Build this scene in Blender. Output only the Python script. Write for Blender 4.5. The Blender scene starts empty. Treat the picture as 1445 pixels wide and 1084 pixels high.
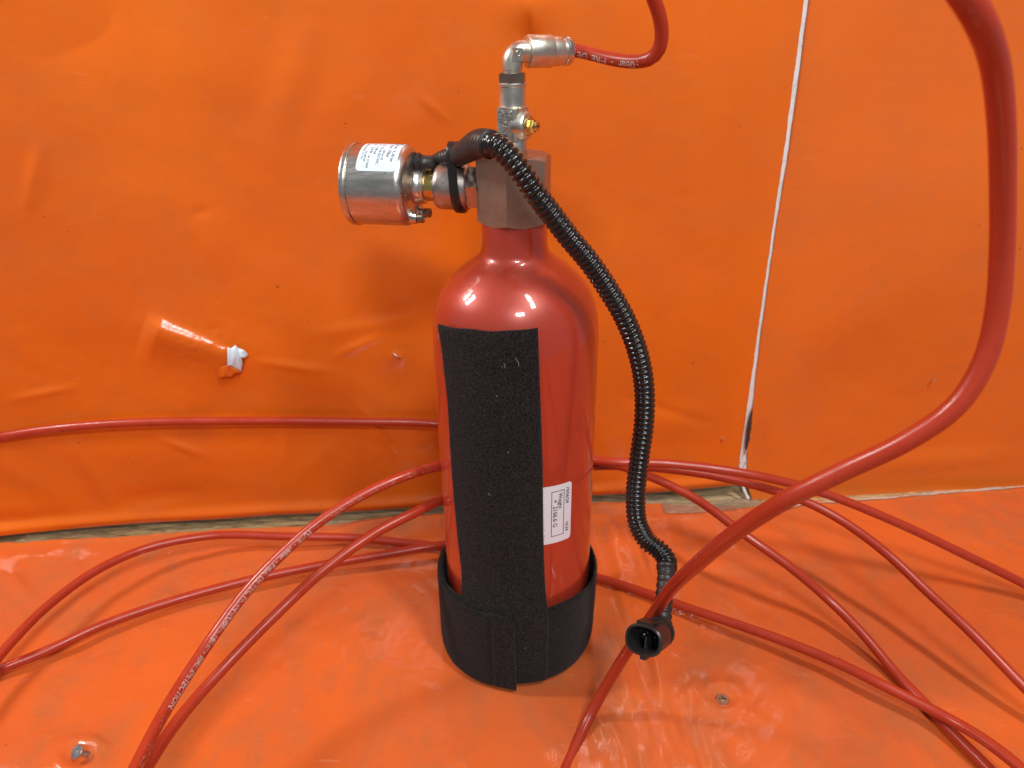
import bpy, bmesh, math, random
import numpy as np
from mathutils import Vector, Matrix

random.seed(7)
RNG = np.random.RandomState(11)
SC = bpy.context.scene
COL = SC.collection
R = math.radians

# ------------------------------------------------------------------ camera
PITCH, ROLL = R(26.26), R(0.74)
CAM = Vector((-0.0026, -0.4155, 0.409))
FW = Vector((0, math.cos(PITCH), -math.sin(PITCH)))
R0 = Vector((1, 0, 0)); D0 = Vector((0, -math.sin(PITCH), -math.cos(PITCH)))
RT = R0 * math.cos(ROLL) + D0 * math.sin(ROLL)
DN = D0 * math.cos(ROLL) - R0 * math.sin(ROLL)
FPX, CX, CY = 1050.0, 722.5, 542.0
cd = bpy.data.cameras.new('camera'); cam = bpy.data.objects.new('camera', cd); COL.objects.link(cam)
cd.sensor_width = 36.0; cd.lens = FPX / 1445.0 * 36.0
cd.clip_start = 0.01; cd.clip_end = 50
m = Matrix.Identity(4)
for i in range(3):
    m[i][0] = RT[i]; m[i][1] = -DN[i]; m[i][2] = -FW[i]; m[i][3] = CAM[i]
cam.matrix_world = m
SC.camera = cam
cd.dof.use_dof = True; cd.dof.focus_distance = 0.40; cd.dof.aperture_fstop = 15.0

# ------------------------------------------------------------------ world, lamps, exposure
W = bpy.data.worlds.new('World'); SC.world = W; W.use_nodes = True
W.node_tree.nodes['Background'].inputs[0].default_value = (0.80, 0.90, 1.0, 1)
W.node_tree.nodes['Background'].inputs[1].default_value = 0.20

def area(name, loc, target, sx, sy, power, col, roll=0.0):
    ld = bpy.data.lights.new(name, 'AREA'); ld.shape = 'RECTANGLE'; ld.size = sx; ld.size_y = sy
    ld.energy = power; ld.color = col
    o = bpy.data.objects.new(name, ld); COL.objects.link(o)
    o.location = loc
    q = (Vector(target) - Vector(loc)).to_track_quat('-Z', 'Y')
    o.rotation_euler = (q.to_matrix() @ Matrix.Rotation(roll, 3, 'Z')).to_euler()
    return o
area('strip_lamp', (0.50, -0.70, 1.62), (0, 0, 0.1), 0.12, 0.50, 17.0, (1.0, 0.97, 0.93))
area('strip_lamp', (-0.98, -0.02, 1.02), (0, 0, 0.1), 0.09, 0.26, 8.0, (1.0, 0.97, 0.94))
area('front_lamp', (0.22, -1.70, 1.75), (0, 0.1, 0.15), 0.40, 0.22, 22.0, (0.95, 0.98, 1.0))

SC.view_settings.view_transform = 'Standard'; SC.view_settings.look = 'None'
SC.view_settings.exposure = 0.0; SC.view_settings.gamma = 1.0
SC.render.engine = 'CYCLES'
SC.render.resolution_x = 1024; SC.render.resolution_y = 768

# ------------------------------------------------------------------ points from image measurements
def ray(px, py):
    return FW + RT * ((px - CX) / FPX) + DN * ((py - CY) / FPX)
def P(px, py, d): return CAM + ray(px, py) * d              # d: distance along the view axis
def Z(px, py, z=0.0):                                        # point at height z
    r = ray(px, py); return CAM + r * ((z - CAM.z) / r.z)
WA = Vector((-0.454, 0.119, 0)); WB = Vector((0.496, 0.186, 0))
WX = (WB - WA).normalized(); WN = Vector((WX.y, -WX.x, 0))   # WN points to the camera
def Wp(px, py, off=0.0):                                     # point on the wall plane
    r = ray(px, py); t = (WA + WN * off - CAM).dot(WN) / r.dot(WN); return CAM + r * t
def wst(p): return ((p - WA).dot(WX), p.z)                   # wall coords
def proj(p):
    d = p - CAM; z = d.dot(FW); return (CX + FPX * d.dot(RT) / z, CY + FPX * d.dot(DN) / z)

# ------------------------------------------------------------------ materials
def mat(name):
    mt = bpy.data.materials.new(name); mt.use_nodes = True
    return mt, mt.node_tree.nodes, mt.node_tree.links, mt.node_tree.nodes['Principled BSDF']
def setp(b, **k):
    n = {'col': 'Base Color', 'rough': 'Roughness', 'metal': 'Metallic', 'coat': 'Coat Weight', 'coatr': 'Coat Roughness',
         'spec': 'Specular IOR Level', 'sheen': 'Sheen Weight', 'sheenr': 'Sheen Roughness', 'alpha': 'Alpha', 'trans': 'Transmission Weight', 'aniso': 'Anisotropic'}
    for a, v in k.items():
        b.inputs[n[a]].default_value = (v[0], v[1], v[2], 1) if a == 'col' else v
def noise(N, L, scale, detail=4, rough=0.5, vec=None, stretch=None, obj=True):
    tc = N.new('ShaderNodeTexCoord'); out = tc.outputs['Object']
    if stretch:
        mp = N.new('ShaderNodeMapping'); mp.inputs['Scale'].default_value = stretch[:3]
        if len(stretch) > 3: mp.inputs['Rotation'].default_value = stretch[3:]
        L.new(out, mp.inputs[0]); out = mp.outputs[0]
    n = N.new('ShaderNodeTexNoise'); n.inputs['Scale'].default_value = scale; n.inputs['Detail'].default_value = detail
    n.inputs['Roughness'].default_value = rough; L.new(out, n.inputs['Vector'])
    return n.outputs['Fac']
def ramp(N, L, fac, stops):
    r = N.new('ShaderNodeValToRGB'); L.new(fac, r.inputs[0]); e = r.color_ramp.elements
    while len(e) < len(stops): e.new(0.5)
    for i, (p, c) in enumerate(stops):
        e[i].position = p; e[i].color = (c, c, c, 1) if isinstance(c, (int, float)) else (c[0], c[1], c[2], 1)
    return r.outputs[0]
def mixc(N, L, fac, a, b, mode='MIX'):
    x = N.new('ShaderNodeMix'); x.data_type = 'RGBA'; x.blend_type = mode
    for s, v in ((0, fac), (6, a), (7, b)):
        if isinstance(v, (int, float)): x.inputs[s].default_value = v if s == 0 else (v, v, v, 1)
        elif isinstance(v, tuple): x.inputs[s].default_value = (v[0], v[1], v[2], 1)
        else: L.new(v, x.inputs[s])
    return x.outputs[2]
def bump(N, L, b, h, strength, dist, prev=None):
    n = N.new('ShaderNodeBump'); n.inputs['Strength'].default_value = strength; n.inputs['Distance'].default_value = dist
    L.new(h, n.inputs['Height'])
    if prev: L.new(prev, n.inputs['Normal'])
    L.new(n.outputs[0], b.inputs['Normal']); return n.outputs[0]

def vinyl(name, base, dirty, rough0, rough1, dirt_amt, speck=True):
    mt, N, L, b = mat(name)
    big = noise(N, L, 6, 5, 0.55)
    c = mixc(N, L, ramp(N, L, big, [(0.3, 0.0), (0.7, 1.0)]), base, dirty)
    smear = ramp(N, L, noise(N, L, 22, 8, 0.68, stretch=(1, 0.6, 1.3)), [(0.47, 0.0), (0.74, dirt_amt)])
    c = mixc(N, L, smear, c, (0.30, 0.13, 0.06))
    if speck:
        sp = ramp(N, L, noise(N, L, 260, 2, 0.5), [(0.735, 0.0), (0.76, 0.75)])
        gate = ramp(N, L, noise(N, L, 14, 3, 0.6), [(0.50, 0.0), (0.62, 1.0)])
        c = mixc(N, L, mixc(N, L, 1.0, sp, gate, 'MULTIPLY'), c, (0.10, 0.035, 0.015))
    scr = ramp(N, L, noise(N, L, 30, 6, 0.6, stretch=(1.0, 9.0, 5.0, 0.2, 0.5, 0.7)), [(0.66, 0.0), (0.72, 0.08 if 'wall' in name else 0.20)])
    c = mixc(N, L, scr, c, (0.78, 0.38, 0.22))
    L.new(c, b.inputs['Base Color'])
    rr = N.new('ShaderNodeMapRange'); L.new(noise(N, L, 18, 6, 0.65), rr.inputs[0])
    rr.inputs[1].default_value = 0.3; rr.inputs[2].default_value = 0.7; rr.inputs[3].default_value = rough0; rr.inputs[4].default_value = rough1
    L.new(rr.outputs[0], b.inputs['Roughness'])
    setp(b, spec=0.5)
    # woven scrim under the coating
    tc = N.new('ShaderNodeTexCoord')
    hs = []
    for ax in ('X', 'Z' if 'wall' in name else 'Y'):
        w = N.new('ShaderNodeTexWave'); w.bands_direction = ax; w.inputs['Scale'].default_value = 150; w.inputs['Distortion'].default_value = 0.6
        w.inputs['Detail'].default_value = 1
        L.new(tc.outputs['Object'], w.inputs[0]); hs.append(w.outputs['Fac'])
    weave = mixc(N, L, 0.5, hs[0], hs[1])
    n1 = bump(N, L, b, weave, 0.05, 0.0004)
    n2 = bump(N, L, b, noise(N, L, 60, 4, 0.6), 0.14, 0.0012, n1)
    return mt
M = {}
M['wall_vinyl'] = vinyl('wall_vinyl', (0.80, 0.164, 0.009), (0.71, 0.128, 0.009), 0.12, 0.30, 0.16)
M['wall_vinyl_right'] = vinyl('wall_vinyl_right', (0.76, 0.154, 0.014), (0.70, 0.136, 0.016), 0.22, 0.38, 0.20)
M['bench_vinyl'] = vinyl('bench_vinyl', (0.70, 0.128, 0.020), (0.58, 0.120, 0.036), 0.04, 0.17, 0.65)

def red_paint():
    mt, N, L, b = mat('red_metallic_paint')
    c = mixc(N, L, ramp(N, L, noise(N, L, 2200, 1, 0.5), [(0.25, 0.0), (0.75, 1.0)]), (0.38, 0.034, 0.014), (0.47, 0.048, 0.022))
    sc = ramp(N, L, noise(N, L, 40, 6, 0.7, stretch=(3, 3, 0.5)), [(0.66, 0.0), (0.72, 0.5)])
    c = mixc(N, L, sc, c, (0.62, 0.13, 0.08))
    dk = ramp(N, L, noise(N, L, 130, 4, 0.7), [(0.70, 0.0), (0.74, 0.7)])
    c = mixc(N, L, dk, c, (0.12, 0.02, 0.012))
    L.new(c, b.inputs['Base Color'])
    rr = ramp(N, L, noise(N, L, 25, 5, 0.6), [(0.3, 0.30), (0.7, 0.42)]); L.new(rr, b.inputs['Roughness'])
    setp(b, metal=0.15, coat=1.0, coatr=0.07)
    bump(N, L, b, noise(N, L, 90, 2, 0.5), 0.05, 0.0006)
    return mt
M['red_paint'] = red_paint()

def metal(name, c0, c1, r0, r1, scale, stretch=None, bmp=0.1, metalv=1.0, spots=None, aniso=0):
    mt, N, L, b = mat(name)
    f = noise(N, L, scale, 6, 0.65, stretch=stretch)
    c = mixc(N, L, ramp(N, L, f, [(0.3, 0.0), (0.7, 1.0)]), c0, c1)
    if spots: c = mixc(N, L, ramp(N, L, noise(N, L, 180, 5, 0.7), [(0.60, 0.0), (0.72, 0.6)]), c, spots)
    L.new(c, b.inputs['Base Color'])
    L.new(ramp(N, L, noise(N, L, scale * 0.7, 5, 0.6, stretch=stretch), [(0.3, r0), (0.7, r1)]), b.inputs['Roughness'])
    setp(b, metal=metalv)
    bump(N, L, b, f, bmp, 0.0003)
    return mt
M['steel'] = metal('brushed_stainless_steel', (0.56, 0.52, 0.47), (0.74, 0.70, 0.65), 0.24, 0.38, 60, (0.12, 9, 9), 0.12, spots=(0.22, 0.19, 0.17))
M['steel_plain'] = metal('turned_steel', (0.62, 0.60, 0.57), (0.75, 0.73, 0.70), 0.18, 0.32, 90, (6, 1, 1), 0.06)
M['nickel'] = metal('nickel_plated_brass', (0.62, 0.59, 0.50), (0.80, 0.76, 0.66), 0.28, 0.44, 160, None, 0.35, spots=(0.30, 0.27, 0.20))
M['block_metal'] = metal('bead_blasted_valve_block', (0.40, 0.30, 0.23), (0.49, 0.37, 0.29), 0.38, 0.52, 120, None, 0.08)
M['pipe_steel'] = metal('rough_zinc_coupling', (0.40, 0.34, 0.30), (0.58, 0.50, 0.45), 0.30, 0.48, 220, None, 0.5, spots=(0.20, 0.14, 0.11))
M['brass'] = metal('yellow_brass', (0.62, 0.42, 0.13), (0.76, 0.56, 0.22), 0.20, 0.35, 150, None, 0.15, spots=(0.30, 0.18, 0.06))
M['dark_nut'] = metal('dark_nickel_nut', (0.22, 0.18, 0.15), (0.32, 0.27, 0.22), 0.30, 0.42, 120, None, 0.1)
M['zinc'] = metal('zinc_screw', (0.45, 0.45, 0.44), (0.62, 0.62, 0.60), 0.28, 0.42, 200, None, 0.2, spots=(0.2, 0.17, 0.13))
M['old_screw'] = metal('tarnished_screw', (0.33, 0.27, 0.19), (0.50, 0.43, 0.33), 0.30, 0.45, 200, None, 0.2, spots=(0.12, 0.08, 0.05))

def plastic(name, col, rough, bmp=0.0, sc=200, coat=0.0, dirt=None):
    mt, N, L, b = mat(name)
    setp(b, col=col, coat=coat)
    if dirt:
        c = mixc(N, L, ramp(N, L, noise(N, L, 70, 6, 0.7), [(0.5, 0.0), (0.75, 0.6)]), col, dirt); L.new(c, b.inputs['Base Color'])
    L.new(ramp(N, L, noise(N, L, 45, 4, 0.6), [(0.3, max(0.02, rough - 0.06)), (0.7, rough + 0.08)]), b.inputs['Roughness'])
    if bmp: bump(N, L, b, noise(N, L, sc, 3, 0.6), bmp, 0.0004)
    return mt
M['conduit'] = plastic('black_conduit_plastic', (0.010, 0.009, 0.009), 0.22, 0.1, 200, 0.3)
M['rubber'] = plastic('black_heatshrink', (0.022, 0.018, 0.018), 0.45, 0.15, 300)
M['connector'] = plastic('black_connector_plastic', (0.020, 0.018, 0.018), 0.36, 0.15, 300)
M['connector_inside'] = plastic('dark_socket_plastic', (0.010, 0.010, 0.010), 0.5)
M['tie'] = plastic('black_cable_tie', (0.014, 0.012, 0.012), 0.34, 0.1)
M['paper'] = plastic('white_sticker_paper', (0.72, 0.74, 0.80), 0.42)
M['foil'] = plastic('pale_blue_white_sticker', (0.66, 0.78, 0.86), 0.30)
M['ink'] = plastic('dark_ink', (0.03, 0.035, 0.05), 0.6)
M['ink_soft'] = plastic('grey_ink', (0.11, 0.12, 0.16), 0.6)
M['white_print'] = plastic('white_print', (0.62, 0.46, 0.42), 0.5)
_m, N, L, b = mat('worn_white_print')
L.new(mixc(N, L, ramp(N, L, noise(N, L, 170, 5, 0.7), [(0.50, 0.0), (0.60, 1.0)]), (0.60, 0.42, 0.37), (0.42, 0.07, 0.035)), b.inputs['Base Color']); setp(b, rough=0.4)
M['worn_print'] = _m
M['white_board'] = plastic('white_backing', (0.78, 0.77, 0.75), 0.5, 0.2, 80, dirt=(0.45, 0.40, 0.36))
M['edging'] = plastic('grubby_cream_edging', (0.55, 0.42, 0.33), 0.5, 0.5, 200, dirt=(0.14, 0.08, 0.05))
M['slit_shade'] = plastic('painted_slit_shade', (0.05, 0.022, 0.012), 0.7, 0.5, 300)  # near-black colour painting the shade inside the slit by the white gap
M['white_tear'] = plastic('white_tarp_underside', (0.62, 0.72, 0.80), 0.5, 0.2, 200)
M['staple'] = metal('staple_steel', (0.6, 0.58, 0.6), (0.75, 0.73, 0.75), 0.3, 0.4, 100)

def hose_mat(name, c0, c1, scuff=0.35):
    mt, N, L, b = mat(name)
    c = mixc(N, L, noise(N, L, 30, 5, 0.6), c0, c1)
    s = ramp(N, L, noise(N, L, 160, 6, 0.75, stretch=(1, 1, 1)), [(0.66, 0.0), (0.72, scuff)])
    g = ramp(N, L, noise(N, L, 12, 3, 0.6), [(0.48, 0.0), (0.60, 1.0)])
    c = mixc(N, L, mixc(N, L, 1.0, s, g, 'MULTIPLY'), c, (0.72, 0.38, 0.32))
    d = ramp(N, L, noise(N, L, 55, 6, 0.7), [(0.64, 0.0), (0.74, 0.5)])
    c = mixc(N, L, d, c, (0.10, 0.02, 0.015))
    L.new(c, b.inputs['Base Color'])
    L.new(ramp(N, L, noise(N, L, 60, 5, 0.65), [(0.3, 0.22), (0.7, 0.42)]), b.inputs['Roughness'])
    b.inputs['Subsurface Weight'].default_value = 0.08; b.inputs['Subsurface Radius'].default_value = (0.003, 0.0008, 0.0005); b.inputs['Subsurface Scale'].default_value = 1.0
    bump(N, L, b, noise(N, L, 120, 5, 0.6), 0.12, 0.0006)
    return mt
M['hose'] = hose_mat('red_polymer_hose', (0.36, 0.030, 0.011), (0.46, 0.045, 0.016))

def felt():
    mt, N, L, b = mat('black_loop_felt')
    f = noise(N, L, 900, 3, 0.7)
    c = mixc(N, L, ramp(N, L, f, [(0.35, 0.0), (0.72, 1.0)]), (0.004, 0.0035, 0.0035), (0.034, 0.030, 0.029))
    L.new(c, b.inputs['Base Color']); setp(b, rough=1.0, sheen=0.06, sheenr=0.5, spec=0.06)
    n1 = bump(N, L, b, f, 0.8, 0.0008)
    return mt
M['felt'] = felt()
M['felt_fibre'] = plastic('felt_fibre', (0.052, 0.047, 0.045), 0.7)
M['lint'] = plastic('white_lint', (0.55, 0.53, 0.50), 0.7)

def osb():
    mt, N, L, b = mat('strand_board')
    tc = N.new('ShaderNodeTexCoord')
    mp = N.new('ShaderNodeMapping'); mp.inputs['Scale'].default_value = (26, 95, 95); mp.inputs['Rotation'].default_value = (0, 0, 0.15)
    L.new(tc.outputs['Object'], mp.inputs[0])
    v = N.new('ShaderNodeTexVoronoi'); v.inputs['Scale'].default_value = 1.0; L.new(mp.outputs[0], v.inputs['Vector'])
    sep = N.new('ShaderNodeSeparateColor'); L.new(v.outputs['Color'], sep.inputs[0])
    c = ramp(N, L, sep.outputs[0], [(0.0, (0.46, 0.26, 0.11)), (0.4, (0.78, 0.52, 0.25)), (0.75, (0.62, 0.40, 0.18)), (1.0, (0.88, 0.68, 0.38))])
    g = noise(N, L, 30, 7, 0.7, stretch=(2, 14, 14))
    c = mixc(N, L, ramp(N, L, g, [(0.42, 0.0), (0.62, 0.85)]), c, (0.13, 0.07, 0.025))
    c = mixc(N, L, ramp(N, L, noise(N, L, 25, 4, 0.6), [(0.5, 0.0), (0.7, 0.7)]), c, (0.48, 0.33, 0.20))
    L.new(c, b.inputs['Base Color']); setp(b, rough=0.7)
    n = bump(N, L, b, v.outputs['Distance'], 0.5, 0.002); bump(N, L, b, g, 0.5, 0.001, n)
    return mt
M['osb'] = osb()

# ------------------------------------------------------------------ object helpers
def link(o, parent=None):
    COL.objects.link(o)
    if parent is not None: o.parent = parent
    return o
def tag(o, label=None, cat=None, group=None, kind=None):
    for k, v in (('label', label), ('category', cat), ('group', group), ('kind', kind)):
        if v: o[k] = v
    return o
def empty(name, loc=(0, 0, 0)):
    o = bpy.data.objects.new(name, None); o.empty_display_size = 0.01; o.location = loc; return link(o)
def mk(name, verts, faces, mt, parent=None, smooth=True):
    me = bpy.data.meshes.new(name)
    me.from_pydata([tuple(v) for v in verts], [], [tuple(f) for f in faces]); me.update()
    if smooth: me.polygons.foreach_set('use_smooth', [True] * len(me.polygons))
    me.materials.append(mt)
    o = bpy.data.objects.new(name, me)
    link(o)
    if parent is not None:
        o.parent = parent
        o.matrix_parent_inverse = Matrix.Translation(-Vector(root_loc(parent)))
    return o
def root_loc(p):
    v = Vector((0, 0, 0))
    while p is not None:
        v += Vector(p.location); p = p.parent
    return v
class MB:
    def __init__(s): s.v = []; s.f = []
    def add(s, v, f):
        n = len(s.v); s.v += [Vector(x) for x in v]; s.f += [tuple(i + n for i in q) for q in f]
    def grid(s, pts, nu, nv, wrapu=False, wrapv=False):   # pts[u*nv+v]
        f = []
        for u in range(nu if wrapu else nu - 1):
            for v in range(nv if wrapv else nv - 1):
                a = u * nv + v; b = ((u + 1) % nu) * nv + v; c = ((u + 1) % nu) * nv + (v + 1) % nv; d = u * nv + (v + 1) % nv
                f.append((a, b, c, d))
        s.add(pts, f)
    def build(s, name, mt, parent=None, smooth=True, sharp=None):
        o = mk(name, s.v, s.f, mt, parent, smooth)
        if sharp:
            try: o.data.set_sharp_from_angle(angle=R(sharp))
            except Exception: pass
        return o
def basis(axis, up=(0, 0, 1)):
    a = Vector(axis).normalized(); u = Vector(up)
    if abs(a.dot(u)) > 0.98: u = Vector((0, -1, 0))
    x = u.cross(a).normalized(); y = a.cross(x).normalized()
    return x, y, a
def lathe(mb, o, axis, prof, seg=48, hexa=None, up=(0, 0, 1), ph=0.0):
    """prof: (t along axis, radius); closed to the axis when the radius is 0"""
    x, y, a = basis(axis, up); o = Vector(o); pts = []
    for (t, r) in prof:
        for k in range(seg):
            q = 2 * math.pi * k / seg + ph
            pts.append(o + a * t + (x * math.cos(q) + y * math.sin(q)) * r)
    n = len(prof); f = []
    for i in range(n - 1):
        for k in range(seg):
            f.append((i * seg + k, i * seg + (k + 1) % seg, (i + 1) * seg + (k + 1) % seg, (i + 1) * seg + k))
    mb.add(pts, f)
def rnd_prof(t0, t1, r, b=0.0006, r0=0.0, n=3):
    """a turned cylinder with rounded edges"""
    p = [(t0, r0)]
    for i in range(n + 1):
        q = math.pi / 2 * i / n; p.append((t0 + b * (1 - math.sin(q)), r - b * (1 - math.sin(math.pi/2 - q + 0)) if False else r - b + b * math.sin(q)))
    p[1] = (t0 + 0, r - b)
    p = [(t0, r0)] + [(t0 + b * (1 - math.cos(math.pi / 2 * i / n)), r - b + b * math.sin(math.pi / 2 * i / n)) for i in range(n + 1)]
    p += [(t1 - b + b * math.sin(math.pi / 2 * i / n), r - b + b * math.cos(math.pi / 2 * i / n)) for i in range(n + 1)]
    p += [(t1, r0)]
    return p
def hexnut(mb, o, axis, t0, t1, R_, sides=6, up=(0, 0, 1), ph=0.0, slope=0.55, cham0=True, cham1=True, n=16):
    x, y, a = basis(axis, up); o = Vector(o)
    ap = R_ * math.cos(math.pi / sides); rc = ap * 0.985
    rings = []
    K = sides * n
    def hr(k):
        q = (2 * math.pi / sides) * ((k % n) / n) - math.pi / sides
        return ap / math.cos(q)
    def ring(t_of, r_of):
        rings.append([o + a * t_of(k) + (x * math.cos(2 * math.pi * k / K + ph) + y * math.sin(2 * math.pi * k / K + ph)) * r_of(k) for k in range(K)])
    ring(lambda k: t0, lambda k: 0.0005)
    ring(lambda k: t0, lambda k: rc if cham0 else hr(k))
    ring(lambda k: t0 + (max(0, hr(k) - rc) * slope if cham0 else 0), hr)
    ring(lambda k: t1 - (max(0, hr(k) - rc) * slope if cham1 else 0), hr)
    ring(lambda k: t1, lambda k: rc if cham1 else hr(k))
    ring(lambda k: t1, lambda k: 0.0005)
    pts = [p for r_ in rings for p in r_]; f = []
    for i in range(len(rings) - 1):
        for k in range(K):
            f.append((i * K + k, i * K + (k + 1) % K, (i + 1) * K + (k + 1) % K, (i + 1) * K + k))
    mb.add(pts, f)
def spline(pts, step):
    """centripetal-ish Catmull-Rom through tuples (Vector, extra...) sampled about every step metres"""
    P_ = [np.array(list(p), float) for p in pts]
    P_ = [2 * P_[0] - P_[1]] + P_ + [2 * P_[-1] - P_[-2]]
    out = []
    for i in range(1, len(P_) - 2):
        a, b, c, d = P_[i - 1], P_[i], P_[i + 1], P_[i + 2]
        L_ = [max(1e-6, np.linalg.norm((q - p)[:3])) ** 0.5 for p, q in ((a, b), (b, c), (c, d))]
        t0, t1 = 0, L_[0]; t2 = t1 + L_[1]; t3 = t2 + L_[2]
        n = max(2, int(np.linalg.norm((c - b)[:3]) / step * 1.05))
        for k in range(n):
            t = t1 + (t2 - t1) * k / n
            A1 = (t1 - t) / (t1 - t0) * a + (t - t0) / (t1 - t0) * b
            A2 = (t2 - t) / (t2 - t1) * b + (t - t1) / (t2 - t1) * c
            A3 = (t3 - t) / (t3 - t2) * c + (t - t2) / (t3 - t2) * d
            B1 = (t2 - t) / (t2 - t0) * A1 + (t - t0) / (t2 - t0) * A2
            B2 = (t3 - t) / (t3 - t1) * A2 + (t - t1) / (t3 - t1) * A3
            out.append((t2 - t) / (t2 - t1) * B1 + (t - t1) / (t2 - t1) * B2)
    out.append(P_[-2])
    S = np.array(out)
    # resample evenly
    seg = np.linalg.norm(np.diff(S[:, :3], axis=0), axis=1); s = np.concatenate([[0], np.cumsum(seg)])
    m_ = max(3, int(s[-1] / step)); q = np.linspace(0, s[-1], m_)
    return np.stack([np.interp(q, s, S[:, j]) for j in range(S.shape[1])], 1), q
def frames(S):
    n = len(S); T = np.gradient(S[:, :3], axis=0); T /= np.linalg.norm(T, axis=1)[:, None]
    X = np.zeros_like(T); Y = np.zeros_like(T)
    view = np.array(CAM) - S[0, :3]
    x = view - T[0] * view.dot(T[0]); x /= np.linalg.norm(x)
    for i in range(n):
        x = x - T[i] * x.dot(T[i]); x /= np.linalg.norm(x); X[i] = x; Y[i] = np.cross(T[i], x)
    return T, X, Y
def tube(mb, S, rad, seg=20, caps=True, fr=None):
    T, X, Y = fr if fr else frames(S)
    n = len(S); q = np.arange(seg) * 2 * math.pi / seg
    r = np.array(rad) if np.ndim(rad) else np.full(n, rad)
    if r.ndim == 1: r = np.repeat(r[:, None], seg, 1)
    pts = S[:, None, :3] + r[:, :, None] * (np.cos(q)[None, :, None] * X[:, None, :] + np.sin(q)[None, :, None] * Y[:, None, :])
    pts = pts.reshape(-1, 3)
    f = [(i * seg + k, i * seg + (k + 1) % seg, (i + 1) * seg + (k + 1) % seg, (i + 1) * seg + k) for i in range(n - 1) for k in range(seg)]
    if caps: f += [tuple(range(seg - 1, -1, -1)), tuple((n - 1) * seg + k for k in range(seg))]
    mb.add([tuple(p) for p in pts], f)

BOLD = 0.012
def text_mesh(txt, size):
    """flat text as vertices and faces (x along the baseline, centred on nothing)"""
    cu = bpy.data.curves.new('t', 'FONT'); cu.body = txt; cu.size = size; cu.resolution_u = 2; cu.offset = size * BOLD
    o = bpy.data.objects.new('t', cu); COL.objects.link(o)
    dg = bpy.context.evaluated_depsgraph_get(); me = bpy.data.meshes.new_from_object(o.evaluated_get(dg))
    bm = bmesh.new(); bm.from_mesh(me)
    bmesh.ops.triangulate(bm, faces=bm.faces[:])
    for _ in range(1):
        bmesh.ops.subdivide_edges(bm, edges=[e for e in bm.edges if e.calc_length() > size * 0.25], cuts=1)
    bmesh.ops.triangulate(bm, faces=bm.faces[:])
    v = [tuple(x.co) for x in bm.verts]; f = [tuple(q.index for q in fc.verts) for fc in bm.faces]
    bm.free(); bpy.data.objects.remove(o); bpy.data.curves.remove(cu); bpy.data.meshes.remove(me)
    return v, f
def put_text(mb, txt, size, fn, xs=1.0):
    v, f = text_mesh(txt, size)
    mb.add([fn(x * xs, y) for (x, y, z) in v], f)

def sheet_mesh(name, pts, mt, back, thick, parent=None):
    """pts (nu,nv,3) numpy; a rim turned back by thick along 'back' gives the sheet its edge"""
    nu, nv = pts.shape[:2]; idx = np.arange(nu * nv).reshape(nu, nv)
    q = np.stack([idx[:-1, :-1], idx[1:, :-1], idx[1:, 1:], idx[:-1, 1:]], -1).reshape(-1, 4)
    n = np.cross(pts[1, 0] - pts[0, 0], pts[0, 1] - pts[0, 0])
    loop = np.concatenate([idx[:, 0], idx[-1, 1:], idx[-2::-1, -1], idx[0, -2:0:-1]]); m_ = len(loop)
    flat = pts.reshape(-1, 3); rim = flat[loop] + np.array(back) * thick
    ri = nu * nv + np.arange(m_); qr = np.stack([loop, ri, np.roll(ri, -1), np.roll(loop, -1)], -1)
    if n.dot(np.array(back)) > 0: q = q[:, ::-1]; qr = qr[:, ::-1]
    V = np.concatenate([flat, rim]).astype(np.float32); F = np.concatenate([q, qr]).astype(np.int32)
    me = bpy.data.meshes.new(name); me.vertices.add(len(V)); me.vertices.foreach_set('co', V.ravel())
    me.loops.add(F.size); me.loops.foreach_set('vertex_index', F.ravel()); me.polygons.add(len(F))
    me.polygons.foreach_set('loop_start', np.arange(0, F.size, 4, dtype=np.int32)); me.polygons.foreach_set('loop_total', np.full(len(F), 4, dtype=np.int32))
    sm = np.ones(len(F), bool); sm[len(q):] = False; me.polygons.foreach_set('use_smooth', sm)
    me.update(calc_edges=True); me.validate(); me.materials.append(mt)
    return link(bpy.data.objects.new(name, me), parent)

# value noise for the sheets
TAB = RNG.rand(256, 256)
def vn(x, y, seed=0):
    x = x + seed * 17.3; y = y + seed * 9.7
    xi = np.floor(x).astype(int); yi = np.floor(y).astype(int); fx = x - xi; fy = y - yi
    fx = fx * fx * fx * (fx * (fx * 6 - 15) + 10); fy = fy * fy * fy * (fy * (fy * 6 - 15) + 10)
    g = lambda a, b: TAB[a % 256, b % 256]
    return (g(xi, yi) * (1 - fx) + g(xi + 1, yi) * fx) * (1 - fy) + (g(xi, yi + 1) * (1 - fx) + g(xi + 1, yi + 1) * fx) * fy - 0.5
def ridge(x, y, a, b, w, h, sharp=1.0, taper=True):
    """crease between a and b (same coords as x,y): width w, height h, thinning out at its ends"""
    ax, ay = a; bx, by = b; dx, dy = bx - ax, by - ay; L2 = dx * dx + dy * dy
    t = ((x - ax) * dx + (y - ay) * dy) / L2; tc = np.clip(t, 0, 1)
    d = np.sqrt((x - ax - tc * dx) ** 2 + (y - ay - tc * dy) ** 2)
    s = np.sin(np.pi * np.clip(tc * 0.9 + 0.05, 0, 1)) if taper else 1.0
    return h * s * np.exp(-(d / w) ** (2 * sharp))
def bell(x, y, c, w, h, p=2): return h * np.exp(-(np.hypot(x - c[0], y - c[1]) / w) ** p)

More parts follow.
